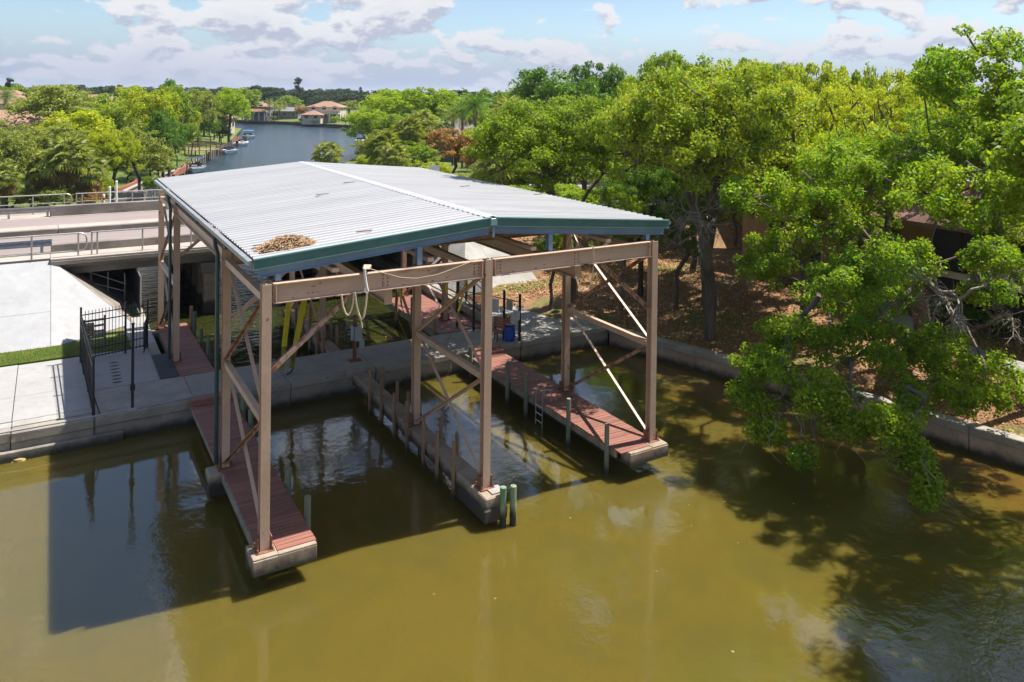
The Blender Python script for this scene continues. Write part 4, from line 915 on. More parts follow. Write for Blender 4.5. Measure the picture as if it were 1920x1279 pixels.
for k in range(10): MB().box(cx-2.4, cx+2.4, cy-1.9+k*.38, cy-1.56+k*.38, .92, .98).build('board', M['wood'], dkp)
for sx in (-2.35, -.8, .8, 2.35):
    for sy in (-1.85, 1.85): MB().box(cx+sx-.08, cx+sx+.08, cy+sy-.08, cy+sy+.08, -.3, 2.0).build('post', M['wood'], dkp)
for sy in (-1.85, 1.85):
    for z in (1.45, 1.92): MB().box(cx-2.4, cx+2.4, cy+sy-.04, cy+sy+.04, z, z+.09).build('rail', M['wood'], dkp)
for sx in (-2.35, 2.35):
    for z in (1.45, 1.92): MB().box(cx+sx-.04, cx+sx+.04, cy-1.85, cy+1.85, z+.01, z+.08).build('rail', M['wood'], dkp)
for (pts, lab, mt) in (([(218, 343), (235, 338), (252, 331), (262, 322)], 'curved red-brown retaining wall in the lawn of the left bank', M['brickw']),
                   ([(212, 352), (240, 350), (268, 351), (290, 349)], 'low sandy terrace edge below the retaining wall', M['bridge_top']),
                   ([(212, 362), (240, 360), (272, 362)], 'lowest sandy terrace edge on the left bank', M['grey_wood']),
                   ([(325, 320), (333, 310), (345, 305), (350, 297)], 'low terracotta terrace wall behind the first moored boat', M['brickw']),
                   ([(432, 258), (440, 253), (450, 252)], 'red-brown low wall by the farthest moored boats', M['brickw'])):
    q = [gp(x, y, .9) for x, y in pts]; g = thing('terrace_wall', tuple(q[0]), lab, 'wall')
    for a, b_ in zip(q, q[1:]): MB().bar(Vector((a.x, a.y, float(ground_h(np.array([[a.x, a.y]]))[0])+.1)), Vector((b_.x, b_.y, float(ground_h(np.array([[b_.x, b_.y]]))[0])+.1)), .3, .7).build('block', mt, g)

def hip_roof(g, x0, x1, y0, y1, z, h, mat, over=.5, name='roof'):
    x0 -= over; x1 += over; y0 -= over; y1 += over; w_, d_ = x1-x0, y1-y0; r = min(w_, d_)/2*.92
    if w_ > d_: a, b_ = (x0+r, (y0+y1)/2), (x1-r, (y0+y1)/2)
    else: a, b_ = ((x0+x1)/2, y0+r), ((x0+x1)/2, y1-r)
    vs = [(x0, y0, z), (x1, y0, z), (x1, y1, z), (x0, y1, z), (a[0], a[1], z+h), (b_[0], b_[1], z+h), (x0, y0, z-.15), (x1, y0, z-.15), (x1, y1, z-.15), (x0, y1, z-.15)]
    if w_ > d_: fs = [(0, 1, 5, 4), (1, 2, 5), (2, 3, 4, 5), (3, 0, 4)]
    else: fs = [(0, 1, 4), (1, 2, 5, 4), (2, 3, 5), (3, 0, 4, 5)]
    fs += [(6, 7, 1, 0), (7, 8, 2, 1), (8, 9, 3, 2), (9, 6, 0, 3), (9, 8, 7, 6)]
    me = MB().add(vs, fs).mesh(name); me.materials.append(mat); return link(name, me, g)
def lbox(name, mat, g, *b):
    me = MB().box(*b).mesh(name); me.materials.append(mat); return link(name, me, g)
def house(px, dist, z0, rot, w_, d_, h, rh, wall, roof, label, cat='house', wins=3, floors=1, porch=0, base=0):
    x, y = at(px, dist); g = thing('house', (x, y, z0), label, cat)
    lbox('wall', wall, g, -w_/2, w_/2, -d_/2, d_/2, -1, h); hip_roof(g, -w_/2, w_/2, -d_/2, d_/2, h+.01, rh, roof)
    for f in range(floors):
        for k in range(wins):
            wx = -w_/2+w_*(k+.5)/wins; zz = .9+f*2.7
            f_ = lbox('window', M['trimw'], g, wx-.7, wx+.7, -d_/2-.06, -d_/2-.005, zz, zz+1.3); lbox('pane', M['glass'], f_, wx-.6, wx+.6, -d_/2-.085, -d_/2-.062, zz+.1, zz+1.2)
        for k in range(2):
            wy = -d_/4+d_/2*k; zz = .9+f*2.7
            for s in (-1, 1):
                xx = s*w_/2; f_ = lbox('window', M['trimw'], g, min(xx, xx+s*.06)+(.005 if s > 0 else 0), max(xx, xx+s*.06)-(.005 if s < 0 else 0), wy-.6, wy+.6, zz, zz+1.2); lbox('pane', M['glass'], f_, min(xx+s*.062, xx+s*.085), max(xx+s*.062, xx+s*.085), wy-.5, wy+.5, zz+.1, zz+1.1)
    if porch:
        hip_roof(g, -w_/2-.3, w_/2+.3, -d_/2-porch, -d_/2-.6, 2.55, .9, roof, .3, 'porch_roof')
        for k in range(5): lbox('porch_post', M['trimw'], g, -w_/2+w_*k/4-.15, -w_/2+w_*k/4+.15, -d_/2-porch, -d_/2-porch+.3, -.5, 2.4)
    g.rotation_euler.z = rot; return g
yr = -YAW*0-R(31)
hr = house(614, 258, .9, yr, 10.5, 9, 4.5, 1.9, M['stucco_pale'], M['tile'], 'two-storey house with terracotta roof and white veranda on the far shore', wins=3, floors=2)
for k in range(5): lbox('veranda_post', M['trimw'], hr, -5.2+k*2.45, -4.75+k*2.45, -7.2, -6.8, -.8, 2.3)
lbox('veranda_floor', M['trimw'], hr, -5.4, 5.3, -7.3, -4.51, 2.3, 2.6); lbox('balustrade', M['stucco_pale'], hr, -5.4, 5.3, -7.28, -7.15, 2.601, 3.3)
house(588, 250, .9, yr, 6, 6, 2.1, 1.4, M['stucco_pale'], M['tile'], 'low terracotta-roofed wing left of the two-storey house on the far shore', wins=2)
house(486, 268, .9, yr, 7.5, 8, 4.2, 1.7, M['stucco_grey'], M['tile'], 'grey house with orange roof at the left end of the far shore', wins=2, floors=2, porch=2)
house(458, 300, 1.5, yr, 9, 9, 6.0, 2.2, M['stucco_grey'], M['shingle'], 'tall dark-roofed house behind the grey one on the far shore', wins=2, floors=2)
house(540, 275, .9, yr, 9, 7, 2.6, 1.4, M['stucco_grey'], M['stucco_grey'], 'low shaded house between the palms and the pink tree', wins=3)
house(24, 115, 1.3, yr+.3, 14, 10, 3.6, 2.0, M['stucco_pale'], M['tile'], 'orange-roofed house at the left edge among the oaks', wins=3)
house(8, 175, 1.3, yr, 16, 12, 5.5, 3.0, M['stucco_pale'], M['tile'], 'orange-roofed house with a palm before it at far left', wins=3, floors=2)
house(88, 190, 1.3, yr, 12, 12, 4.6, 2.6, M['stucco_pale'], M['tile'], 'second orange roof between oaks near the left edge', wins=3)
house(186, 165, 1.3, yr, 13, 10, 5.2, 2.6, M['stucco_pale'], M['tile'], 'orange roof showing above the yellow-green oak', wins=3)
house(410, 185, .8, yr, 6, 5, 3.0, 1.4, M['stucco_pale'], M['tile'], 'tan house half hidden behind trees on the left bank', wins=3, floors=1)
house(878, 104, 1.2, yr-.2, 10, 9, 3.4, 2.4, M['stucco_grey'], M['stucco_grey'], 'grey-roofed house behind the feather palms right of centre', wins=3)
for px, d, w_, y0, lab in ((450, 1900, 42, 166, 'pale office block on the horizon above the left bank trees'), (548, 2100, 22, 168, 'narrow office block on the horizon beside the tall conifer'), (622, 1700, 26, 167, 'grey-blue office block on the horizon right of the tall conifer'), (664, 2200, 26, 172, 'low office block on the horizon near the small conifer')):
    x, y = at(px, d); g = thing('office_block', (x, y, 0), lab, 'building'); hgt = ztop(px, y0, d)
    lbox('wall', M['far_white'], g, -w_/2, w_/2, -9, 9, 0, hgt)
    n = int(hgt/3.6)
    for k in range(3, n): lbox('window_band', M['glass'], g, -w_/2+1, w_/2-1, -9.12, -9.01, k*3.6+1.0, k*3.6+2.6)
    g.rotation_euler.z = yr

# ---- building on the right bank
BR = thing('apartment_building', (29, 1, .5), 'tan two-storey building with red-brown roof and dark screened porches behind the right bank trees', 'building')
fx = 28.9
box1('wall', M['stucco'], BR, fx, 38, 2.3, 13, .3, 4.75); box1('wall', M['stucco'], BR, fx+.6, 38, -1.6, 2.29, .3, 4.75); box1('wall', M['red_wall'], BR, fx-.2, 38, -12, -1.61, .3, 4.4)
def hroof(x0, x1, y0, y1, z, h, over=.5):
    o = hip_roof(BR, x0, x1, y0, y1, z, h, M['shingle'], over); o.location = -wloc(BR); return o
hroof(fx-.2, 38, 2.3, 13, 4.76, 2.2); hroof(fx-1.2, 37.8, -2.2, 2.0, 4.9, 2.0, .45); hroof(fx-.2, 38, -12, -2.7, 4.5, 2.2)
box1('chimney', M['stucco'], BR, 31, 32, 4, 5, 5, 8)
for z0, z1 in ((.75, 2.55), (2.85, 4.7)):
    box1('porch_screen', M['screen'], BR, fx-.32, fx-.28, -1.5, 2.1, z0, z1)
    for v in (-1.5, -.3, .9, 2.1): box1('porch_post', M['screen'] if v not in (2.1,) else M['stucco'], BR, fx-.38, fx-.24, v-.05, v+.05, z0, z1)
box1('porch_floor', M['trimw'], BR, fx-.45, fx+.59, -1.55, 2.2, 2.56, 2.84); box1('balcony_rail', M['black'], BR, fx-.5, fx-.46, -1.5, 2.1, 3.55, 3.62)
for k in range(22): box1('baluster', M['black'], BR, fx-.49, fx-.47, -1.45+k*.165, -1.43+k*.165, 2.85, 3.55)
for v, z, w_, h in ((4.2, 1.4, 1.1, 1.0), (6.6, 3.2, 1.1, 1.1), (8.4, 1.4, 1.2, 1.1), (10.6, 3.2, 1.1, 1.1), (5.0, 3.3, .9, 1.0)):
    f = box1('window', M['trimw'], BR, fx-.05, fx-.004, v-w_/2, v+w_/2, z, z+h); box1('pane', M['glass'], f, fx-.075, fx-.052, v-w_/2+.08, v+w_/2-.08, z+.08, z+h-.08)
f = box1('door', M['trimw'], BR, fx-.26, fx-.204, -3.3, -2.3, .35, 2.6); box1('pane', M['glass'], f, fx-.285, fx-.262, -3.15, -2.45, .5, 2.45)
box1('pilaster', M['trimw'], BR, fx-.26, fx-.204, -2.1, -1.95, .35, 4.3); box1('pilaster', M['trimw'], BR, fx-.26, fx-.204, -3.75, -3.6, .35, 4.3)
house(1480, 56, .9, 0.0, 9, 8, 3.9, 1.8, M['stucco'], M['shingle'], 'tan house glimpsed through the gap in the oaks', wins=3, floors=1)
house(1345, 68, .9, 0.1, 8, 7, 3.6, 1.6, M['stucco'], M['shingle'], 'tan house behind the dead white branches', wins=2, floors=1)
pts = [(30.4, 14), (29.4, 9.6), (28.0, 5.2), (26.6, 2.0), (25.8, -.9), (25.5, -4.5), (26.5, -12)]
fp = bpy.data.objects.new('footpath', None); COL.objects.link(fp); fp.location = (27, 0, .6); meta(fp, 'grey concrete footpath curving past the building on the right bank', kind='structure')
def gz(u, v): return float(ground_h(np.array([[u, v]]))[0])
for a, b_ in zip(pts, pts[1:]):
    for k in range(3):
        p = Vector((a[0]+(b_[0]-a[0])*k/3, a[1]+(b_[1]-a[1])*k/3, 0)); q = Vector((a[0]+(b_[0]-a[0])*(k+1)/3, a[1]+(b_[1]-a[1])*(k+1)/3, 0)); p.z = gz(p.x, p.y)+.03; q.z = gz(q.x, q.y)+.03
        MB().bar(p, p.lerp(q, .985), 1.15, .12).build('slab', M['conc_walk'], fp)

# ================================================================== VEGETATION
def skeleton(seed, H_, Rc, th, K, lean=(0, 0), zr=.42, shape=1.0, gap=0.0):
    """branches that grow from a trunk to K points spread through the crown; returns branch polylines with radii, and the tips"""
    g = np.random.default_rng(seed)
    base = np.array([0, 0, 0.]); top = np.array([lean[0]*.5, lean[1]*.5, th])
    cz = th + (H_-th)*.48; c = np.array([lean[0], lean[1], cz]); rz = (H_-th)*.56
    lobes = [(c + np.array([math.cos(a)*Rc*.5, math.sin(a)*Rc*.5, g.uniform(-.25, .45)*rz]), Rc*g.uniform(.42, .62), rz*g.uniform(.5, .78)) for a in g.uniform(0, 6.28, 5)] + [(c+np.array([0, 0, rz*.3]), Rc*.6, rz*.7), (c, Rc*.75, rz*.7)]
    A = []
    while len(A) < K:
        l = lobes[g.integers(len(lobes))]; d = g.normal(size=3); d /= np.linalg.norm(d)
        if d[2] < -.45: continue
        p = l[0] + d*np.array([l[1], l[1], l[2]])*g.uniform(.55, 1.0)
        if p[2] < th*.55 or p[2] > H_: continue
        A.append(p)
    A = np.array(A); order = np.argsort(np.linalg.norm(A-top, axis=1))
    nodes = [base, (base+top)/2 + g.normal(size=3)*[.12, .12, 0], top]; par = [-1, 0, 1]
    for i in order:
        p = A[i]; N = np.array(nodes[2:]); dv = p-N; dist = np.linalg.norm(dv, axis=1) + np.maximum(0, N[:, 2]-p[2])*.7 + np.linalg.norm(N-top, axis=1)*.22
        j = int(np.argmin(dist))+2; q = nodes[j]; L = np.linalg.norm(p-q); n = max(1, int(L/.9)); prev = j
        for k in range(1, n+1):
            s = k/n; m = q+(p-q)*s + g.normal(size=3)*.09*L*math.sin(math.pi*s) + np.array([0, 0, .10*L*math.sin(math.pi*s)])
            nodes.append(m); par.append(prev); prev = len(nodes)-1
    n = len(nodes); cnt = np.ones(n)*.0; kids = [0]*n
    for i in range(n): 
        if par[i] >= 0: kids[par[i]] += 1
    w_ = np.array([1.0 if k == 0 else 0 for k in kids])
    for i in range(n-1, 0, -1): w_[par[i]] += w_[i]
    return np.array(nodes), par, w_, kids, A
def branch_mesh(nodes, par, w_, r0, nside=5, minr=.0, expo=.5):
    wm_ = w_.max(); V = []; F = []
    rad = r0*(w_/wm_)**expo + .008
    for i in range(1, len(nodes)):
        if rad[i] < minr: continue
        p, q = nodes[par[i]], nodes[i]; d = q-p; L = np.linalg.norm(d)
        if L < 1e-4: continue
        d = d/L; a = np.cross(d, [0, 0, 1.0] if abs(d[2]) < .9 else [1.0, 0, 0]); a /= np.linalg.norm(a); b_ = np.cross(d, a)
        r1 = rad[i]; r_ = min(rad[par[i]], r1*1.5) if par[i] > 0 else r0*1.25; b0 = len(V)
        for e, r in ((p-d*r_*.3, r_), (q, r1)):
            for k in range(nside): th = 6.2832*k/nside; V.append(e+(a*math.cos(th)+b_*math.sin(th))*r)
        for k in range(nside): F.append((b0+k, b0+(k+1) % nside, b0+nside+(k+1) % nside, b0+nside+k))
    return np.array(V), np.array(F)
def leaf_cards(g, C, rad, n, size, flat=.62, droop=0.0, up=.55, aspect=.62):
    "n diamond leaves round each centre in C"
    m = len(C)*n; c = np.repeat(C, n, 0); d = g.normal(size=(m, 3)); d /= np.linalg.norm(d, axis=1)[:, None]
    rr = rad*np.repeat(g.uniform(.65, 1.3, len(C)), n)*g.uniform(.35, 1.0, m)**.6
    p = c + d*rr[:, None]*np.array([1, 1, flat]); p[:, 2] -= droop*rr
    nrm = g.normal(size=(m, 3))*.8 + d*.55 + np.array([0, 0, up]); nrm /= np.linalg.norm(nrm, axis=1)[:, None]
    a = np.cross(nrm, g.normal(size=(m, 3))); a /= np.linalg.norm(a, axis=1)[:, None]; b_ = np.cross(nrm, a)
    s = size*g.uniform(.6, 1.35, m)[:, None]
    V = np.stack([p-a*s, p+b_*s*aspect+nrm*s*.12, p+a*s, p-b_*s*aspect+nrm*s*.12], 1).reshape(-1, 3)
    F = np.arange(m*4).reshape(-1, 4); return V, F
PROTO = {}
def proto(key, seed, H_, Rc, th, K, n, size, rad, r0, nside=5, minr=0.0, lean=(0, 0), mids=True, flat=.62, expo=.5, thin=1.0):
    g = np.random.default_rng(seed+100); nodes, par, w_, kids, A = skeleton(seed, H_, Rc, th, K, lean)
    V, F = branch_mesh(nodes, par, w_, r0, nside, minr, expo); tm = fastmesh('trunk', V, F, 4)
    C = A
    if mids:
        idx = [i for i in range(3, len(nodes)) if w_[i] <= 2.01 and nodes[i][2] > th*.9]; C = np.vstack([A, nodes[idx][::2]])
    C = C[g.random(len(C)) < thin]
    LV, LF = leaf_cards(g, C, rad, n, size, flat); cm = fastmesh('crown', LV, LF, 4)
    PROTO[key] = (tm, cm, H_, Rc); return PROTO[key]
MESHV = {}
def tree(key, u, v, H_, Rc, mat, label, group=None, bark='bark', z=None, rot=None, name='tree'):
    tm, cm, h0, r0 = PROTO[key]; z = gz(u, v) if z is None else z
    g = thing(name, (u, v, z-.05), label, 'tree', group)
    for nm, me, mt in (('trunk', tm, bark), ('crown', cm, mat)):
        k = (me.name, mt)
        if k not in MESHV: m2 = me.copy() if MESHV.get((me.name, '_')) else me; MESHV[(me.name, '_')] = 1; m2.materials.clear(); m2.materials.append(M[mt]); MESHV[k] = m2
        link(nm, MESHV[k], g)
    g.rotation_euler.z = rnd.uniform(0, 6.28) if rot is None else rot; g.scale = (Rc/r0, Rc/r0, H_/h0); return g
# near, middle and far kinds
for s in range(3): proto('near%d' % s, 11+s, 10, 4.6, 3.0, 190, 130, .070, .58, .26, 6)
for s in range(2): proto('open%d' % s, 31+s, 10, 4.6, 3.2, 130, 125, .064, .48, .24, 6)
for s in range(2): proto('tall%d' % s, 41+s, 11.5, 4.6, 4.6, 190, 135, .064, .56, .24, 6)
proto('slim0', 48, 12, 2.3, 5.5, 90, 110, .062, .42, .14, 6, 0, (-2.2, .5))
proto('lean0', 45, 11.5, 4.6, 4.8, 270, 150, .066, .56, .24, 6, 0, (-1.9, -.8))
proto('lean1', 46, 11.5, 4.6, 4.8, 250, 140, .070, .58, .24, 6, 0, (-1.2, -1.6))
for s in range(3): proto('mid%d' % s, 51+s, 10, 4.8, 2.6, 150, 62, .135, .75, .24, 4, .02)
for s in range(3): proto('far%d' % s, 71+s, 10, 5.0, 2.2, 90, 36, .24, .95, .25, 4, .05)
for s in range(2): proto('tiny%d' % s, 91+s, 10, 5.5, 1.5, 46, 22, .55, 1.4, .3, 3, .12)

def T(kind, px, dist, ytop, wpx, mat, label, group=None, bark='bark', name='tree', u=None, v=None):
    "tree whose crown spans wpx pixels and whose top shows at ytop"
    if u is None: u, v = at(px, dist)
    z0 = gz(u, v); H_ = (ztop(px, ytop, dist)-z0)*1.02; Rc = wpx/2/FPX*dist
    return tree(kind, u, v, H_, Rc, mat, label, group, bark, z0, None, name)
RW = 'trees of the dense wood on the right bank'
k_ = 0
right_back = [(1035, 84, 126, 190, 'leaf_dk'), (1120, 92, 124, 130, 'leaf_dk'), (980, 95, 165, 120, 'leaf_g'), (1195, 84, 140, 120, 'leaf_lime'), (1265, 66, 108, 170, 'leaf_g'), (1375, 62, 112, 180, 'leaf_g'), (1460, 66, 116, 130, 'leaf_g'),
              (1530, 58, 128, 150, 'leaf_yg'), (1600, 56, 134, 150, 'leaf_orange'), (1665, 52, 128, 150, 'leaf_yg'), (1745, 50, 150, 140, 'leaf_yg')]
labs = ['tallest dark green tree behind the roof ridge line, left end of the right-hand wood', 'dark green tree just right of the tallest dark one at the wood edge', 'fresh green tree behind the feather palms at the left end of the wood', 'lime green tree in the dip of the skyline right of the dark trees',
        'broad fresh green oak breaking the skyline above the right roof corner', 'flat-topped green oak in the centre of the right-hand skyline', 'green oak on the skyline right of the flat-topped one', 'yellow-green tree on the skyline right of the flat-topped oak', 'olive-orange tinged tree on the right-hand skyline', 'bright yellow-green tree peaking left of the tall ragged tree', 'yellow tree in the low gap left of the tall ragged tree']
for (px, d, yt, wp, mt), lb in zip(right_back, labs): T('mid%d' % (k_ % 3), px, d, yt, wp, mt, lb); k_ += 1
mids = [(1165, 58, 205, 190, 'leaf_g'), (1235, 52, 185, 190, 'leaf_olive'), (1320, 50, 165, 200, 'leaf_orange'), (1400, 48, 172, 190, 'leaf_orange'), (1485, 46, 160, 200, 'leaf_yg'), (1570, 45, 168, 200, 'leaf_yg'), (1650, 43, 165, 210, 'leaf_yg'), (1745, 42, 178, 210, 'leaf_lime'), (1840, 42, 165, 220, 'leaf_yg'), (1930, 40, 150, 220, 'leaf_yg'),
        (1100, 55, 262, 170, 'leaf_lime'), (1175, 47, 290, 170, 'leaf_g'), (1060, 62, 240, 150, 'leaf_lime'), (1000, 68, 250, 120, 'leaf_g')]
midlab = ['fresh green tree second row behind the right roof corner', 'olive tree above and right of the roof corner', 'rust-flecked tree left of the dead white branches top', 'rust-flecked tree in the middle of the right-hand wood', 'yellow-green tree in the middle of the right-hand wood', 'yellow-green tree above the open-branched oak', 'yellow-green tree above the tan building', 'lime tree behind the bough of the tall ragged tree', 'yellow-green tree behind the tall slim one at the right edge', 'yellow-green tree cut by the right edge of the view', 'lime tree low behind the right roof edge', 'green tree low beside the right roof corner', 'lime tree between the big fan palm and the wood', 'green tree directly right of the big fan palm']
for (px, d, yt, wp, mt), lb in zip(mids, midlab): T('mid%d' % (k_ % 3) if d > 47 else 'near%d' % (k_ % 3), px, d, yt, wp, mt, lb); k_ += 1
for px, d, yt, wp, mt in ((1005, 75, 215, 110, 'leaf_lime'), (1070, 72, 195, 130, 'leaf_g'), (1130, 68, 205, 130, 'leaf_yg'), (1030, 108, 160, 130, 'leaf_g'), (1095, 105, 150, 130, 'leaf_lime'), (1160, 100, 148, 130, 'leaf_g'), (1215, 70, 160, 130, 'leaf_yg'), (1100, 60, 250, 130, 'leaf_yg'), (1320, 75, 118, 130, 'leaf_yg'), (1420, 74, 122, 130, 'leaf_yg'), (930, 88, 215, 90, 'leaf_g'), (905, 105, 195, 90, 'leaf_lime'), (1500, 70, 130, 120, 'leaf_lime'), (1570, 68, 138, 120, 'leaf_g'), (1640, 64, 140, 120, 'leaf_g'), (1700, 60, 160, 110, 'leaf_lime')):
    T('mid%d' % (k_ % 3), px, d, yt, wp, mt, 'tree filling the dense wood behind the right side of the roof', RW); k_ += 1
front = [(21.9, 8.5, 1360, 38, 128, 360, 'leaf_yg', 'lean1', 'yellow-green oak standing second behind the seawall corner'), (27.4, 9.7, 1450, 39.5, 150, 290, 'leaf_yg', 'open0', 'open-branched yellow-green oak with forked limbs right of the rust-tinged oak'), (27.9, 5.9, 1600, 35.5, 148, 270, 'leaf_yg', 'open1', 'open-crowned yellow-green oak in front of the tan building'),
         (19.5, 6.0, 1300, 32.5, 132, 380, 'leaf_orange', 'lean0', 'tall rust-tinged oak with a grey trunk nearest the seawall corner'), (15.9, 12.6, 1050, 36, 430, 130, 'leaf_g', 'open0', 'low green tree behind the walkway with its trunk seen under the beam'), (17.4, 12.9, 1160, 38.5, 185, 330, 'leaf_g', 'lean0', 'green tree crowding the right roof corner'), (20.8, 12.0, 1235, 37, 300, 170, 'leaf_dk', 'near2', 'deep green tree just right of the right roof corner'),
         (24.6, 12.4, 1330, 41, 240, 200, 'leaf_olive', 'near1', 'olive tree behind the dead white branches')]
for u, v, px, d, yt, wp, mt, kd, lb in front:
    rel = Vector((u, v, 0))-CAM; dd = rel.dot(fw0); z0 = gz(u, v); pxx = 960+FPX*rel.dot(rt0)/dd; H_ = ztop(pxx, yt, dd)-z0; tree(kd, u, v, H_, wp/2/FPX*dd, mt, lb, None, 'bark_dark' if mt == 'leaf_dk' else 'bark', z0, 0.0 if kd.startswith('lean') else None)
# big oak leaning over the water
def big_oak():
    g = np.random.default_rng(5); O = Vector((24.5, -.1, .35))
    t_ = thing('overhanging_oak', tuple(O), 'large bright green oak with lower boughs hanging over the water by the seawall', 'tree')
    LOB = [((-5.2, -3.2, 2.0), 1.4, .8), ((-7.3, -2.6, 2.4), 1.5, .8), ((-8.8, -1.2, 2.3), 1.2, .7), ((-10.6, -1.3, 1.9), .95, .45), ((-11.2, -1.6, 1.0), .7, .45), ((-11.3, -2.3, .35), .4, .4), ((-10.6, -2.7, 1.3), .8, .45), ((-9.7, -3.3, 1.5), .9, .45), ((-9.9, -3.7, .75), .6, .4), ((-11.2, -3.5, .0), .25, .3), ((-9.7, -4.9, 1.2), .7, .4), ((-9.8, -5.5, .6), .5, .5), ((-9.8, -6.0, .0), .3, .4),
           ((-7.2, -4.6, 1.5), 1.2, .6), ((-4.6, -5.0, 1.4), 1.2, .7), ((-6.0, -1.0, 3.4), 1.9, 1.0), ((-3.6, -1.2, 4.1), 1.5, .9), ((-4.4, 1.8, 5.4), 2.1, 1.3), ((-1.6, .9, 6.8), 2.0, 1.4), ((.6, -.6, 8.2), 1.8, 1.4), ((-5.6, 2.6, 3.6), 1.6, 1.0),
           ((-6.8, -2.2, 7.6), 2.2, 1.0), ((-7.4, -5.6, 7.2), 2.1, .9), ((-4.2, -4.4, 8.2), 2.1, 1.1), ((-8.0, .8, 6.4), 1.6, .8), ((-5.0, -3.4, 10.3), 1.0, 1.2), ((-4.6, -6.6, 9.3), 1.7, 1.1), ((-3.8, -2.6, 10.6), .8, .8), ((-8.9, -3.4, 4.6), 1.3, .7), ((-.5, -2.8, 5.6), 1.2, .8), ((.8, -3.8, 3.6), .8, .6), ((-2.2, -3.6, 4.6), 1.0, .6), ((1.4, -1.9, 3.7), 1.2, .8), ((-.3, -2.5, 3.0), .8, .5)]
    top = np.array([-.7, -.1, 2.6]); A = []
    for (c, r, rz), k in zip(LOB, [int(17*r_*r_)+11 for _, r_, _ in LOB]):
        for _ in range(k):
            d = g.normal(size=3); d /= np.linalg.norm(d); A.append(np.array(c)+d*np.array([r, r, rz])*g.uniform(.45, 1))
    A = np.array(A); nodes = [np.array([0, 0, 0.]), np.array([-.25, -.05, 1.3]), top]; par = [-1, 0, 1]
    for tgt in ((-2.2, -1.2, 3.4), (-4.5, -2.2, 3.5), (-6.6, -2.6, 3.1), (-8.4, -2.8, 2.4)): nodes.append(np.array(tgt)); par.append(len(nodes)-2 if tgt[0] < -3 else 2)
    nodes.append(np.array([-3.6, -3.4, 2.7])); par.append(3); nodes.append(np.array([-5.0, -4.8, 2.0])); par.append(len(nodes)-2)
    nodes.append(np.array([-1.6, .6, 4.8])); par.append(2); nodes.append(np.array([-3.2, 1.4, 5.6])); par.append(len(nodes)-2); nodes.append(np.array([-.2, -.6, 5.6])); par.append(2); nodes.append(np.array([.4, -1.3, 7.4])); par.append(len(nodes)-2)
    for i in np.argsort(np.linalg.norm(A-top, axis=1)):
        p = A[i]; N = np.array(nodes[2:]); dist = np.linalg.norm(p-N, axis=1)+np.linalg.norm(N-top, axis=1)*.15; j = int(np.argmin(dist))+2; q = nodes[j]; L = np.linalg.norm(p-q); n = max(1, int(L/.6)); prev = j
        for k in range(1, n+1):
            s = k/n; nodes.append(q+(p-q)*s+g.normal(size=3)*.1*L*math.sin(math.pi*s)); par.append(prev); prev = len(nodes)-1
    nodes = np.array(nodes); kids = np.zeros(len(nodes)); w_ = np.zeros(len(nodes))
    for i in range(1, len(nodes)): kids[par[i]] += 1
    w_[kids == 0] = 1
    for i in range(len(nodes)-1, 0, -1): w_[par[i]] += w_[i]
    V, F = branch_mesh(nodes, par, w_, .30, 7, 0, .55); me = fastmesh('trunk', V, F, 4); me.materials.append(M['bark']); link('trunk', me, t_)
    idx = [i for i in range(13, len(nodes)) if w_[i] <= 2.01]; C = np.vstack([A, nodes[idx][::2]]); C = C[(g.random(len(C)) < .92) & (np.sin(C[:, 0]*2.1+C[:, 2]*1.7)*np.sin(C[:, 1]*2.3+1) > -.62)]
    V, F = leaf_cards(g, C, .36, 112, .053, .8, .1); me = fastmesh('crown', V, F, 4); me.materials.append(M['leaf_oak']); link('crown', me, t_)
    # bare hanging twigs
    for (x, y, z) in ((-11.3, -2.6, .9), (-11.1, -3.2, 1.0), (-9.8, -5.4, 1.0), (-9.9, -5.8, .8), (-10.2, -3.8, .9), (-10.9, -2.9, 1.0), (-11.3, -1.9, .7)):
        for k in range(3):
            p = Vector((x+g.normal()*.25, y+g.normal()*.25, z)); pts = [p]
            for s in range(5): p = p+Vector((g.normal()*.11, g.normal()*.11, -.19)); pts.append(p)
            me = MB().path(pts, .013, 4, .004).mesh('twig'); me.materials.append(M['grey_wood']); link('twig', me, t_)
big_oak()
for px, d, yt, wp, mt, kd, lb in ((1285, 50, 330, 150, 'leaf_g', 'mid0', 'low green thicket left of the rust-tinged oak trunk'), (1385, 49, 335, 150, 'leaf_lime', 'mid1', 'low lime thicket right of the rust-tinged oak trunk'), (1455, 45, 350, 130, 'leaf_g', 'mid2', 'low green thicket before the tan house in the gap'), (1545, 41, 385, 120, 'leaf_yg', 'mid0', 'low yellow-green thicket at the left end of the tan building'), (1640, 35, 410, 120, 'leaf_g', 'mid1', 'green bush against the tan building wall'), (1715, 33.5, 470, 90, 'leaf_lime', 'mid2', 'lime bush beside the screened porch'), (1900, 31, 300, 150, 'leaf_lime', 'open0', 'lime crown hanging over the shingle roof at the right edge')):
    T(kd, px, d, yt, wp, mt, lb)
for u, v, H_, Rc, mt, lb in ((18.7, 10.9, 5.6, 1.9, 'leaf_g', 'small green tree between the walkway end and the rust-tinged oak'), (20.9, 9.6, 5.4, 1.7, 'leaf_dk', 'small dark green tree left of the rust-tinged oak trunk'), (23.6, 10.2, 6.6, 2.3, 'leaf_g', 'small green tree right of the rust-tinged oak trunk'), (26.0, 8.0, 6.2, 2.0, 'leaf_lime', 'small lime tree before the gap in the oaks')):
    tree('open%d' % int(u > 21), u, v, H_, Rc, mt, lb)
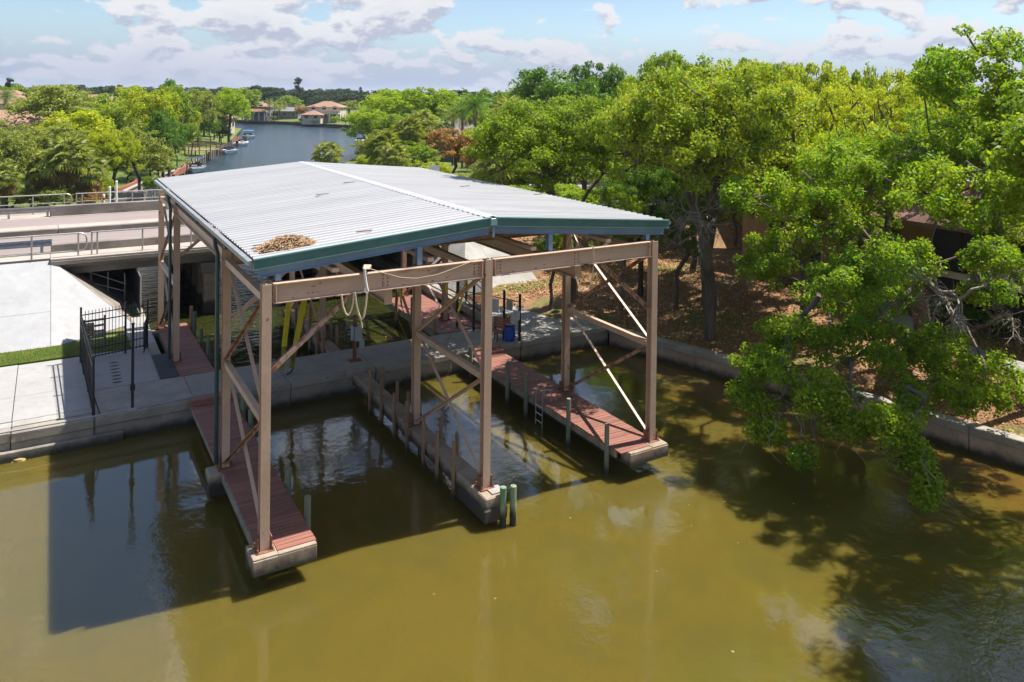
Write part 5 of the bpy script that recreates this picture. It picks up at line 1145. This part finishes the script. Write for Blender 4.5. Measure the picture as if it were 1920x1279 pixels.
# further trees along the right bank, some only half in view
for kd, u, v, H_, Rc, mt, lb in (('open1', 24.6, 2.6, 8.6, 3.0, 'leaf_lime', 'second grey-trunked oak right behind the overhanging oak'), ('slim0', 24.4, -4.8, 12.4, 2.4, 'leaf_oak', 'tall ragged green tree rising above the skyline at the right edge'),
                             ('open0', 33.5, 6.5, 9.5, 3.2, 'leaf_yg', 'yellow-green crown behind the tan chimney'), ('lean0', 21.8, -8.6, 12.0, 5.6, 'leaf_g', 'broad green tree at the lower right edge beyond the frame'), ('lean1', 23.4, -14.5, 12, 6.2, 'leaf_g', 'green tree on the near part of the right bank'), ('open0', 32.5, -4.5, 9.0, 3.0, 'leaf_yg', 'yellow-green tree behind the red-walled house'),
                             ('near1', 24.0, 5.0, 8.2, 3.0, 'leaf_lime', 'lime green oak leaning over the footpath'), ('open1', 31.8, 1.0, 9.6, 3.4, 'leaf_yg', 'yellow-green crown rising over the red-brown shingle roof')):
    tree(kd, u, v, H_, Rc, mt, lb, rot=0.0 if kd[:4] in ('slim', 'lean') else None)
# dead white branching
def dead_bush(pts_px, z, label, seed, r=.03, n=26, L=1.5, dirn=(0, 0, 0)):
    g = np.random.default_rng(seed); c = gp(*pts_px, z); t_ = thing('dead_branches', tuple(c), label, 'branches'); mb = MB()
    def grow(p, d, L, r, lev):
        pts = [p]; 
        for s in range(4):
            d = (d+Vector(g.normal(size=3)*.22)+Vector((0, 0, -.04))).normalized(); p = p+d*L/4; pts.append(p)
            if lev and s > 0:
                for _ in range(2): grow(p, (d+Vector(g.normal(size=3)*.6)).normalized(), L*.55, r*.55, lev-1)
        mb.path(pts, r, 4, r*.4)
    for k in range(n): a = g.uniform(0, 6.28); grow(Vector((0, 0, 0)), Vector((math.cos(a)+dirn[0], math.sin(a)+dirn[1], g.uniform(-.2, .5)+dirn[2])).normalized(), L*g.uniform(.6, 1), r, 2)
    me = mb.mesh('twigs'); me.materials.append(M['twig']); link('twigs', me, t_); return t_
dead_bush((1310, 400), 5.6, 'fan of dead white branches hanging right of the roof corner', 1, .03, 7, 2.0, (-1.0, -.3, 0))
dead_bush((1360, 520), 1.9, 'fallen bleached branches by the grey trunk on the bank', 2, .03, 6, 1.5, (-.5, -.3, -.1))
dead_bush((1600, 530), 3.4, 'bare grey branches in front of the tan building', 3, .03, 6, 1.6)
dead_bush((1800, 560), 3.6, 'bleached dead limbs crossing the dark porch', 4, .05, 5, 2.2, (-.6, .4, .1))
dead_bush((1895, 590), 2.2, 'curly bare twigs before the red wall at the right edge', 5, .025, 6, 1.2)
# shrubs
def shrub(px, py, dist, ytop, wpx, mat, label, group=None):
    u, v = at(px, dist); z0 = gz(u, v); H_ = max(.6, ztop(px, ytop, dist)-z0); return tree('mid%d' % rnd.randrange(3) if dist < 120 else 'far%d' % rnd.randrange(3), u, v, H_, wpx/2/FPX*dist, mat, label, group, 'bark_dark', z0, None, 'shrub')
shrub(852, 0, 74, 243, 120, 'leaf_rust', 'rust-orange dead shrub behind the middle of the white roof'); shrub(905, 0, 70, 265, 90, 'leaf_rust', 'rusty brown shrub right of the large orange one'); shrub(810, 0, 66, 300, 90, 'leaf_yg', 'yellow-green shrub by the small pale sign'); shrub(775, 0, 84, 262, 110, 'leaf_g', 'green bush left of the orange shrub')
shrub(690, 0, 108, 262, 60, 'leaf_olive', 'olive bush on the right bank beside the boat lift'); shrub(735, 0, 100, 240, 110, 'leaf_olive', 'olive bush at the foot of the bright green tree'); shrub(800, 0, 95, 228, 120, 'leaf_olive', 'olive-yellow bush below the bright green trees'); shrub(700, 0, 90, 290, 60, 'leaf_yg', 'small yellow-green bush at the water edge behind the roof'); shrub(880, 0, 60, 320, 90, 'leaf_olive', 'olive bush left of the big fan palm')
for (px, d, yt, wp, mt), lb in zip(((860, 52, 352, 110, 'leaf_g'), (960, 50, 345, 150, 'leaf_g'), (1060, 47, 350, 160, 'leaf_lime'), (1150, 43, 385, 140, 'leaf_g'), (1010, 56, 300, 130, 'leaf_g'), (1225, 41, 395, 110, 'leaf_g')),
        ('green bush just below the big fan palm at the roof edge', 'wide green bush right of the fan palm at the roof edge', 'lime bush midway along the right roof edge', 'green bush three quarters along the right roof edge', 'green bush behind the wide one right of the fan palm', 'green bush at the very corner of the right roof edge')): T('mid%d' % (k_ % 3), px, d, yt, wp, mt, lb, name='shrub'); k_ += 1
T('mid2', 700, 120, 205, 110, 'leaf_lime', 'lower bright green bough mass touching the river edge'); T('mid1', 770, 114, 215, 130, 'leaf_g', 'green tree below the broad bright one on the right bank'); T('mid0', 735, 132, 167, 175, 'leaf_lime', 'broad bright green tree overhanging the river right of the far house'); T('mid1', 805, 128, 168, 130, 'leaf_lime', 'bright green tree right beside the broad one at the river'); T('far0', 860, 150, 178, 110, 'leaf_g', 'green tree behind the bright pair on the right river bank'); T('far1', 930, 140, 172, 120, 'leaf_dk', 'dark green tree behind the feather palms'); T('far2', 900, 180, 172, 120, 'leaf_far', 'dull green tree far behind the palms')
# left bank wood
LW = [(360, 112, 232, 50, 'leaf_g', 'mid1', 'green bushy tree at the lawn edge left of the timber deck'), (395, 142, 222, 44, 'leaf_dk', 'mid0', 'dark bushy tree at the back of the left bank lawn'), (412, 150, 215, 50, 'leaf_olive', 'mid2', 'olive bushy tree by the tan house on the left bank'), (345, 134, 205, 70, 'leaf_yg', 'mid2', 'yellow-green tree behind the green one near the deck'),
      (402, 158, 188, 60, 'leaf_olive', 'mid1', 'olive tree before the tan house on the left bank'), (383, 165, 176, 70, 'leaf_g', 'mid2', 'green tree behind the timber deck'), (418, 168, 170, 60, 'leaf_lime', 'mid0', 'lime tree left of the vivid one at the river bend'), (62, 68, 228, 190, 'leaf_olive', 'near1', 'grey-green oak at the left edge behind the curved railing'), (150, 78, 205, 190, 'leaf_yg', 'mid0', 'large yellow-green oak behind the shaggy palm clump'), (12, 60, 250, 120, 'leaf_olive', 'mid1', 'olive tree cut by the left edge of the view'), (212, 66, 245, 110, 'leaf_yg', 'near2', 'yellow-green tree with a dark trunk right of the palm clump'),
      (262, 74, 238, 120, 'leaf_olive', 'mid2', 'grey-green tree above the red-brown retaining wall'), (110, 108, 158, 190, 'leaf_olive', 'mid0', 'broad olive tree on the skyline above the yellow-green oak'), (225, 100, 195, 120, 'leaf_orange', 'mid1', 'yellow-orange tinged tree in the middle of the left bank wood'), (285, 96, 168, 110, 'leaf_yg', 'mid2', 'pale yellow-green tree on the left skyline'),
      (305, 88, 205, 80, 'leaf_dk', 'mid0', 'dark green tree left of the timber deck'), (335, 122, 165, 100, 'leaf_g', 'mid1', 'green tree left of the vivid one on the skyline'), (372, 138, 172, 80, 'leaf_olive', 'mid2', 'olive tree above the timber deck'), (430, 150, 163, 85, 'leaf_lime', 'mid0', 'vivid lime green tree at the bend of the river'),
      (322, 160, 152, 60, 'leaf_dk', 'far0', 'dark tree top poking above the left skyline'), (30, 130, 215, 120, 'leaf_g', 'mid1', 'green tree before the orange roof at far left'), (175, 140, 172, 110, 'leaf_g', 'far1', 'green tree between two orange roofs'), (255, 150, 165, 100, 'leaf_yg', 'far2', 'distant yellow-green tree on the left skyline'), (333, 100, 235, 56, 'leaf_dk', 'mid1', 'dark drooping tree behind the timber deck'), (300, 78, 285, 60, 'leaf_olive', 'mid0', 'small grey-green tree by the terrace wall')]
for px, d, yt, wp, mt, kd, lb in LW: T(kd, px, d, yt, wp, mt, lb, None, 'bark_dark')
def shrubs(lst, label, group):
    for px, d, yt, wp, mt in lst: T('far%d' % rnd.randrange(3) if d > 100 else 'mid%d' % rnd.randrange(3), px, d, yt, wp, mt, label, group, 'bark_dark', 'shrub')
for px, d, yt, wp, mt, lb in ((172, 62, 345, 50, 'leaf_rust', 'rusty bush under the shaggy palms by the bridge railing'), (195, 63, 335, 40, 'leaf_yg', 'yellow-green bush at the foot of the dark trunk'), (290, 70, 330, 40, 'leaf_g', 'green bush by the terrace wall just left of the roof'), (318, 88, 300, 30, 'leaf_g', 'small bush left of the first moored boat'),
        (25, 59, 352, 90, 'leaf_olive', 'olive bush at the left edge behind the railing'), (62, 60, 356, 70, 'palm_dead', 'straw-coloured bush under the left shaggy palm'), (110, 59, 350, 80, 'leaf_olive', 'olive bush under the tallest shaggy palm'), (150, 60, 352, 60, 'leaf_rust', 'brown bush under the right shaggy palm'),
        (240, 84, 296, 90, 'leaf_olive', 'grey-green bush above the retaining wall'), (282, 92, 280, 70, 'leaf_dk', 'dark bush behind the lawn near the timber deck'), (335, 128, 250, 60, 'leaf_dk', 'dark bush behind the timber deck'), (300, 104, 262, 60, 'leaf_g', 'green bush left of the timber deck'), (415, 150, 236, 40, 'leaf_dk', 'dark bush beside the tan house on the left bank')):
    T('far%d' % rnd.randrange(3) if d > 100 else 'mid%d' % rnd.randrange(3), px, d, yt, wp, mt, lb, None, 'bark_dark', 'shrub')
shrubs([(628, 243, 218, 22, 'leaf_lime'), (648, 238, 219, 26, 'leaf_g'), (590, 247, 224, 18, 'leaf_g'), (512, 252, 217, 16, 'leaf_dk'), (568, 250, 220, 18, 'leaf_dk'), (660, 236, 216, 20, 'leaf_olive')], 'clipped green hedge bush on the lawn of the far shore', 'hedges on the far shore')
T('far1', 565, 262, 197, 26, 'leaf_rust', 'pinkish-brown bare tree between the two houses on the far shore'); T('far0', 545, 285, 180, 60, 'leaf_g', 'green tree behind the pink tree on the far shore')
T('far2', 655, 275, 188, 50, 'leaf_olive', 'olive tree right of the veranda house')
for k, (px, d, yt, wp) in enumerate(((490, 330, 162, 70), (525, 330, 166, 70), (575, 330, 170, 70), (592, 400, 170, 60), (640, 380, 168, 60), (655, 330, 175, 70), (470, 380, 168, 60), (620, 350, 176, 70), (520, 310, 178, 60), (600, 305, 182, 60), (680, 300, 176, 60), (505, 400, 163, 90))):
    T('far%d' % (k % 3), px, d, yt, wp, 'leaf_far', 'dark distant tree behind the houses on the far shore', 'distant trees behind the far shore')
# tall conifers
def conifer(px, dist, ybase, ytop, wpx, label):
    u, v = at(px, dist); z0 = gz(u, v); H_ = ztop(px, ytop, dist)-z0; g = thing('conifer', (u, v, z0), label, 'tree'); r = wpx/2/FPX*dist
    me = MB().tube((0, 0, 0), (0, 0, H_), r*.09, r*.02, 6).mesh('trunk'); me.materials.append(M['bark_dark']); link('trunk', me, g)
    gg = np.random.default_rng(int(px)); C = []
    for k in range(60):
        s = gg.uniform(.25, 1.0); a = gg.uniform(0, 6.28); rr = r*(1.0-.55*abs(s-.55)/.45)*gg.uniform(.2, 1)*(.75 if s > .85 else 1); C.append((rr*math.cos(a), rr*math.sin(a), H_*s))
    V, F = leaf_cards(gg, np.array(C), r*.32, 30, r*.12, .8); me = fastmesh('crown', V, F, 4); me.materials.append(M['leaf_far']); link('crown', me, g)
conifer(559, 330, 0, 146, 22, 'tall dark conifer towering over the far shore'); conifer(19, 200, 0, 146, 26, 'dark conifer on the skyline at the far left'); conifer(676, 420, 0, 163, 12, 'small dark conifer on the skyline right of the office blocks')
# skyline woods: individually placed crowns
k = 0; gsk = 'distant trees along the horizon'
for i in range(150):
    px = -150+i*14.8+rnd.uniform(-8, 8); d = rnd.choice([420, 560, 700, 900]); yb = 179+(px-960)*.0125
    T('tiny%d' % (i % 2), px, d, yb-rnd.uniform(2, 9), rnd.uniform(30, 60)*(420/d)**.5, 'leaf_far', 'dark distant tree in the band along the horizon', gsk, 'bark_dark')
for i in range(60):
    px = -100+i*37+rnd.uniform(-12, 12)
    if 470 < px < 690: continue
    T('far%d' % (i % 3), px, rnd.uniform(190, 330), 172+(px-960)*.0125+rnd.uniform(-3, 5), rnd.uniform(60, 90), 'leaf_far' if i % 3 else 'leaf_g', 'rounded dull green tree in the middle distance beyond the banks', 'middle distance trees beyond the river banks', 'bark_dark')

# palms
def frond_fan(L=1.0, n=13):
    mb = MB(); mb.path([(0, 0, 0), (L*.3, 0, L*.10), (L*.6, 0, L*.06)], .014, 3, .008); c = Vector((L*.6, 0, L*.06))
    for k in range(n):
        a = R(-105+210*k/(n-1)); ln = L*.48*(1-.2*abs(a)/1.9); d = Vector((math.cos(a), math.sin(a), .12)); s = Vector((-d.y, d.x, 0))*.026
        m_ = c+d*ln*.55; e = c+d*ln+Vector((0, 0, -.20*L)); b0 = len(mb.v)
        mb.add([c, m_-s+Vector((0, 0, .012)), e, m_+s+Vector((0, 0, .012))], [(0, 1, 2), (0, 2, 3)])
    return mb
def frond_feather(L=1.0, n=13):
    mb = MB(); sp = [Vector((L*s, 0, L*(.30*s-.55*s*s))) for s in np.linspace(0, 1, 7)]; mb.path(sp, .014, 3, .004)
    for k in range(2, n+1):
        s = k/n; p = Vector((L*s, 0, L*(.30*s-.55*s*s)))
        for sd_ in (-1, 1):
            e = p+Vector((.10*L, sd_*L*.26*math.sin(math.pi*min(1, s*.85+.1)), -.16*L)); w0 = Vector((.022, 0, 0)); mb.add([p-w0, p+w0, e], [(0, 1, 2)])
    return mb
FM = {}
for nm, fn in (('fan', frond_fan), ('feather', frond_feather)):
    for mt in ('palm', 'palm_dead', 'leaf_dk', 'leaf_olive'): me = fn().mesh('frond'); me.materials.append(M[mt]); FM[(nm, mt)] = me
def palm(px, dist, yc, wpx, label, kind='fan', mat='palm', n=30, dead=8, skirt=False):
    u, v = at(px, dist); z0 = gz(u, v); zc_ = ztop(px, yc, dist); L = wpx/2/FPX*dist; g = thing('palm_tree', (u, v, z0), label, 'palm tree'); h = max(.4, zc_-z0)
    pts = [(rnd.gauss(0, .05)*h*.2*s, rnd.gauss(0, .05)*h*.2*s, h*s) for s in np.linspace(0, 1, 6)]; pts[0] = (0, 0, -.1)
    me = MB().path(pts, .16, 8, .13).mesh('trunk'); me.materials.append(M['bark']); link('trunk', me, g); top = Vector(pts[-1])
    for k in range(n+dead):
        o = link('frond', FM[(kind, mat if k < n else 'palm_dead')], g, top); el = (R(80)-R(115)*((k+.5)/n)**.8) if k < n else R(rnd.uniform(-85, -45))
        o.rotation_euler = (rnd.uniform(-.3, .3), -el, k*2.399+rnd.uniform(-.2, .2)); s = L*rnd.uniform(.85, 1.1); o.scale = (s, s, s)
    return g
palm(617, 60, 291, 62, 'fan palm rising in front of the river behind the roof ridge')
palm(945, 57, 318, 120, 'big shaggy fan palm with dead fronds behind the white roof', n=40, dead=26); palm(960, 72, 222, 90, 'fan palm below the tallest dark green tree', n=36, dead=6)
palm(723, 78, 278, 80, 'left one of the pale fan palms at the water edge behind the roof', mat='leaf_olive', n=34, dead=6); palm(765, 86, 248, 70, 'pale fan palm among the bushes left of the orange shrub', mat='leaf_olive', n=34); palm(790, 96, 232, 60, 'yellowish fan palm below the bright green trees', n=30); palm(740, 72, 300, 70, 'low fan palm just above the roof edge', n=30)
palm(868, 92, 208, 66, 'left feather palm before the grey roof', 'feather', 'leaf_dk', 26, 4); palm(892, 88, 198, 76, 'tallest feather palm before the grey roof', 'feather', 'leaf_dk', 28, 4); palm(850, 95, 218, 56, 'lowest feather palm before the grey roof', 'feather', 'leaf_olive', 24, 5)
palm(88, 61, 318, 90, 'left fan palm of the shaggy clump behind the railing', n=34, dead=26); palm(128, 60, 300, 100, 'tallest fan palm of the shaggy clump behind the railing', n=36, dead=28); palm(165, 61, 325, 80, 'right fan palm of the shaggy clump with orange dead fronds', n=26, dead=30); palm(6, 57, 335, 70, 'fan palm cut by the left edge behind the railing', n=30, dead=14); palm(150, 64, 290, 70, 'fan palm at the back of the shaggy clump', n=26, dead=22)
palm(10, 150, 182, 50, 'palm before the orange roof at far left', 'feather', 'leaf_dk', 22, 3); palm(60, 118, 195, 44, 'feather palm among the oaks near the left edge', 'feather', 'leaf_dk', 22, 3)
for i, px in enumerate((505, 515, 524, 533, 498, 541)): palm(px, 262+i*4, 193+(i*5) % 11, 24, 'feather palm in the row before the far shore houses', 'feather', 'leaf_olive', 16, 2)['group'] = 'palms in the row on the far shore'
palm(318, 92, 262, 50, 'feather palm left of the timber deck', 'feather', 'leaf_dk', 24, 6)

# ground cover
def scatter(name, label, n, box, cond, size, mat, up=1.4, lift=.02, tall=False, seed=3):
    g = np.random.default_rng(seed); P = np.column_stack([g.uniform(box[0], box[1], n), g.uniform(box[2], box[3], n)]); P = P[cond(P)]
    z = ground_h(P)+lift; C = np.column_stack([P, z]); m = len(C)
    if tall:
        h = size*g.uniform(.6, 1.4, m)[:, None]; a = g.normal(size=(m, 3))*[1, 1, 0]; a /= np.linalg.norm(a, axis=1)[:, None]; tip = C+a*h*.4+np.array([0, 0, 1])*h; s = np.cross(a, [0, 0, 1.0])*.012
        V = np.stack([C-s, C+s, tip], 1).reshape(-1, 3); F = np.arange(m*3).reshape(-1, 3); me = fastmesh(name, V, F, 3)
    else: V, F = leaf_cards(g, C, .04, 1, size, .1, 0, up); me = fastmesh(name, V, F, 4)
    me.materials.append(M[mat]); return meta(link(name, me), label, kind='stuff')
offw = lambda P: ~inside(P, BASIN) & ~inside(P, RIVER)
onbank = lambda P: offw(P) & (P[:, 0] > 13.3) & ((P[:, 1] < 17.4) | (P[:, 0] > 36)) & ~((P[:, 1] > 9.4) & (P[:, 1] < 14.2) & (P[:, 0] < 16.9)) & (P[:, 0] < 28.8) & (P[:, 0] > np.interp(P[:, 1], [-22, -5.6, 4.5, 9.5, 10], [25, 21, 18.6, 17.1, 13.3]))
scatter('leaf_litter', 'brown fallen leaves carpeting the right bank', 60000, (13, 30, -20, 17.6), onbank, .055, 'litter')
scatter('grass', 'short green grass strip at the foot of the white embankment', 26000, (-16, -1.35, 16.02, 17.6), lambda P: offw(P), .09, 'grassb', tall=True, lift=.05, seed=4)
MB().box(-60, -1.31, 16.02, 17.62, -.2, .04).build('lawn_strip', M['grassb']).update_tag()
bpy.data.objects['lawn_strip']['kind'] = 'structure'; bpy.data.objects['lawn_strip']['label'] = 'green grass strip between plaza and white embankment'
scatter('grass', 'thin green undergrowth patches on the right bank', 30000, (13, 34, -10, 17), lambda P: onbank(P) & (np.sin(P[:, 0]*.8+1.3)*np.sin(P[:, 1]*.7) > .25), .12, 'grassb', tall=True, seed=5)
scatter('grass', 'grass of the left bank lawns', 50000, (-14, 16, 40, 120), lambda P: offw(P), .22, 'grassb', tall=True, seed=6)

# thin summer haze over the far shore
hm = bpy.data.materials.new('thin_haze'); hm.use_nodes = True; t = NT(hm.node_tree); t.n.clear()
vp = t.new('ShaderNodeVolumePrincipled', i_Color=(.80, .88, 1, 1), i_Density=.00016); vp.inputs['Anisotropy'].default_value = .3
o = t.new('ShaderNodeOutputMaterial'); t.l.new(vp.outputs[0], o.inputs['Volume'])
meta(box1('haze', hm, None, -4300, 5300, -1900, 7900, -4, 60), 'thin pale haze lying over the far shore and horizon', kind='stuff')

g = np.random.default_rng(21); pts = np.vstack([np.column_stack([g.uniform(1.5, 9.5, 90), g.uniform(12.5, 20, 90)]), np.column_stack([g.uniform(2, 16, 30), g.uniform(-13, -1, 30)])])
V, F = leaf_cards(g, np.column_stack([pts, np.full(len(pts), WZ+.012)]), .01, 1, .035, 0, 0, 6); me = fastmesh('floating_leaves', V, F, 4); me.materials.append(M['palm_dead']); meta(link('floating_leaves', me), 'scattered pale leaves floating on the water', kind='stuff')

for k, v in enumerate((-1.2, -.2, .8, 1.8)): tree('far%d' % (k % 3), 27.9, v, 1.0, .75, 'leaf_dk', ['dark hedge bush under the right end of the screened porch', 'dark hedge bush second from the right under the screened porch', 'dark hedge bush second from the left under the screened porch', 'dark hedge bush under the left end of the screened porch'][k], 'hedge under the screened porch', 'bark_dark', None, None, 'hedge')
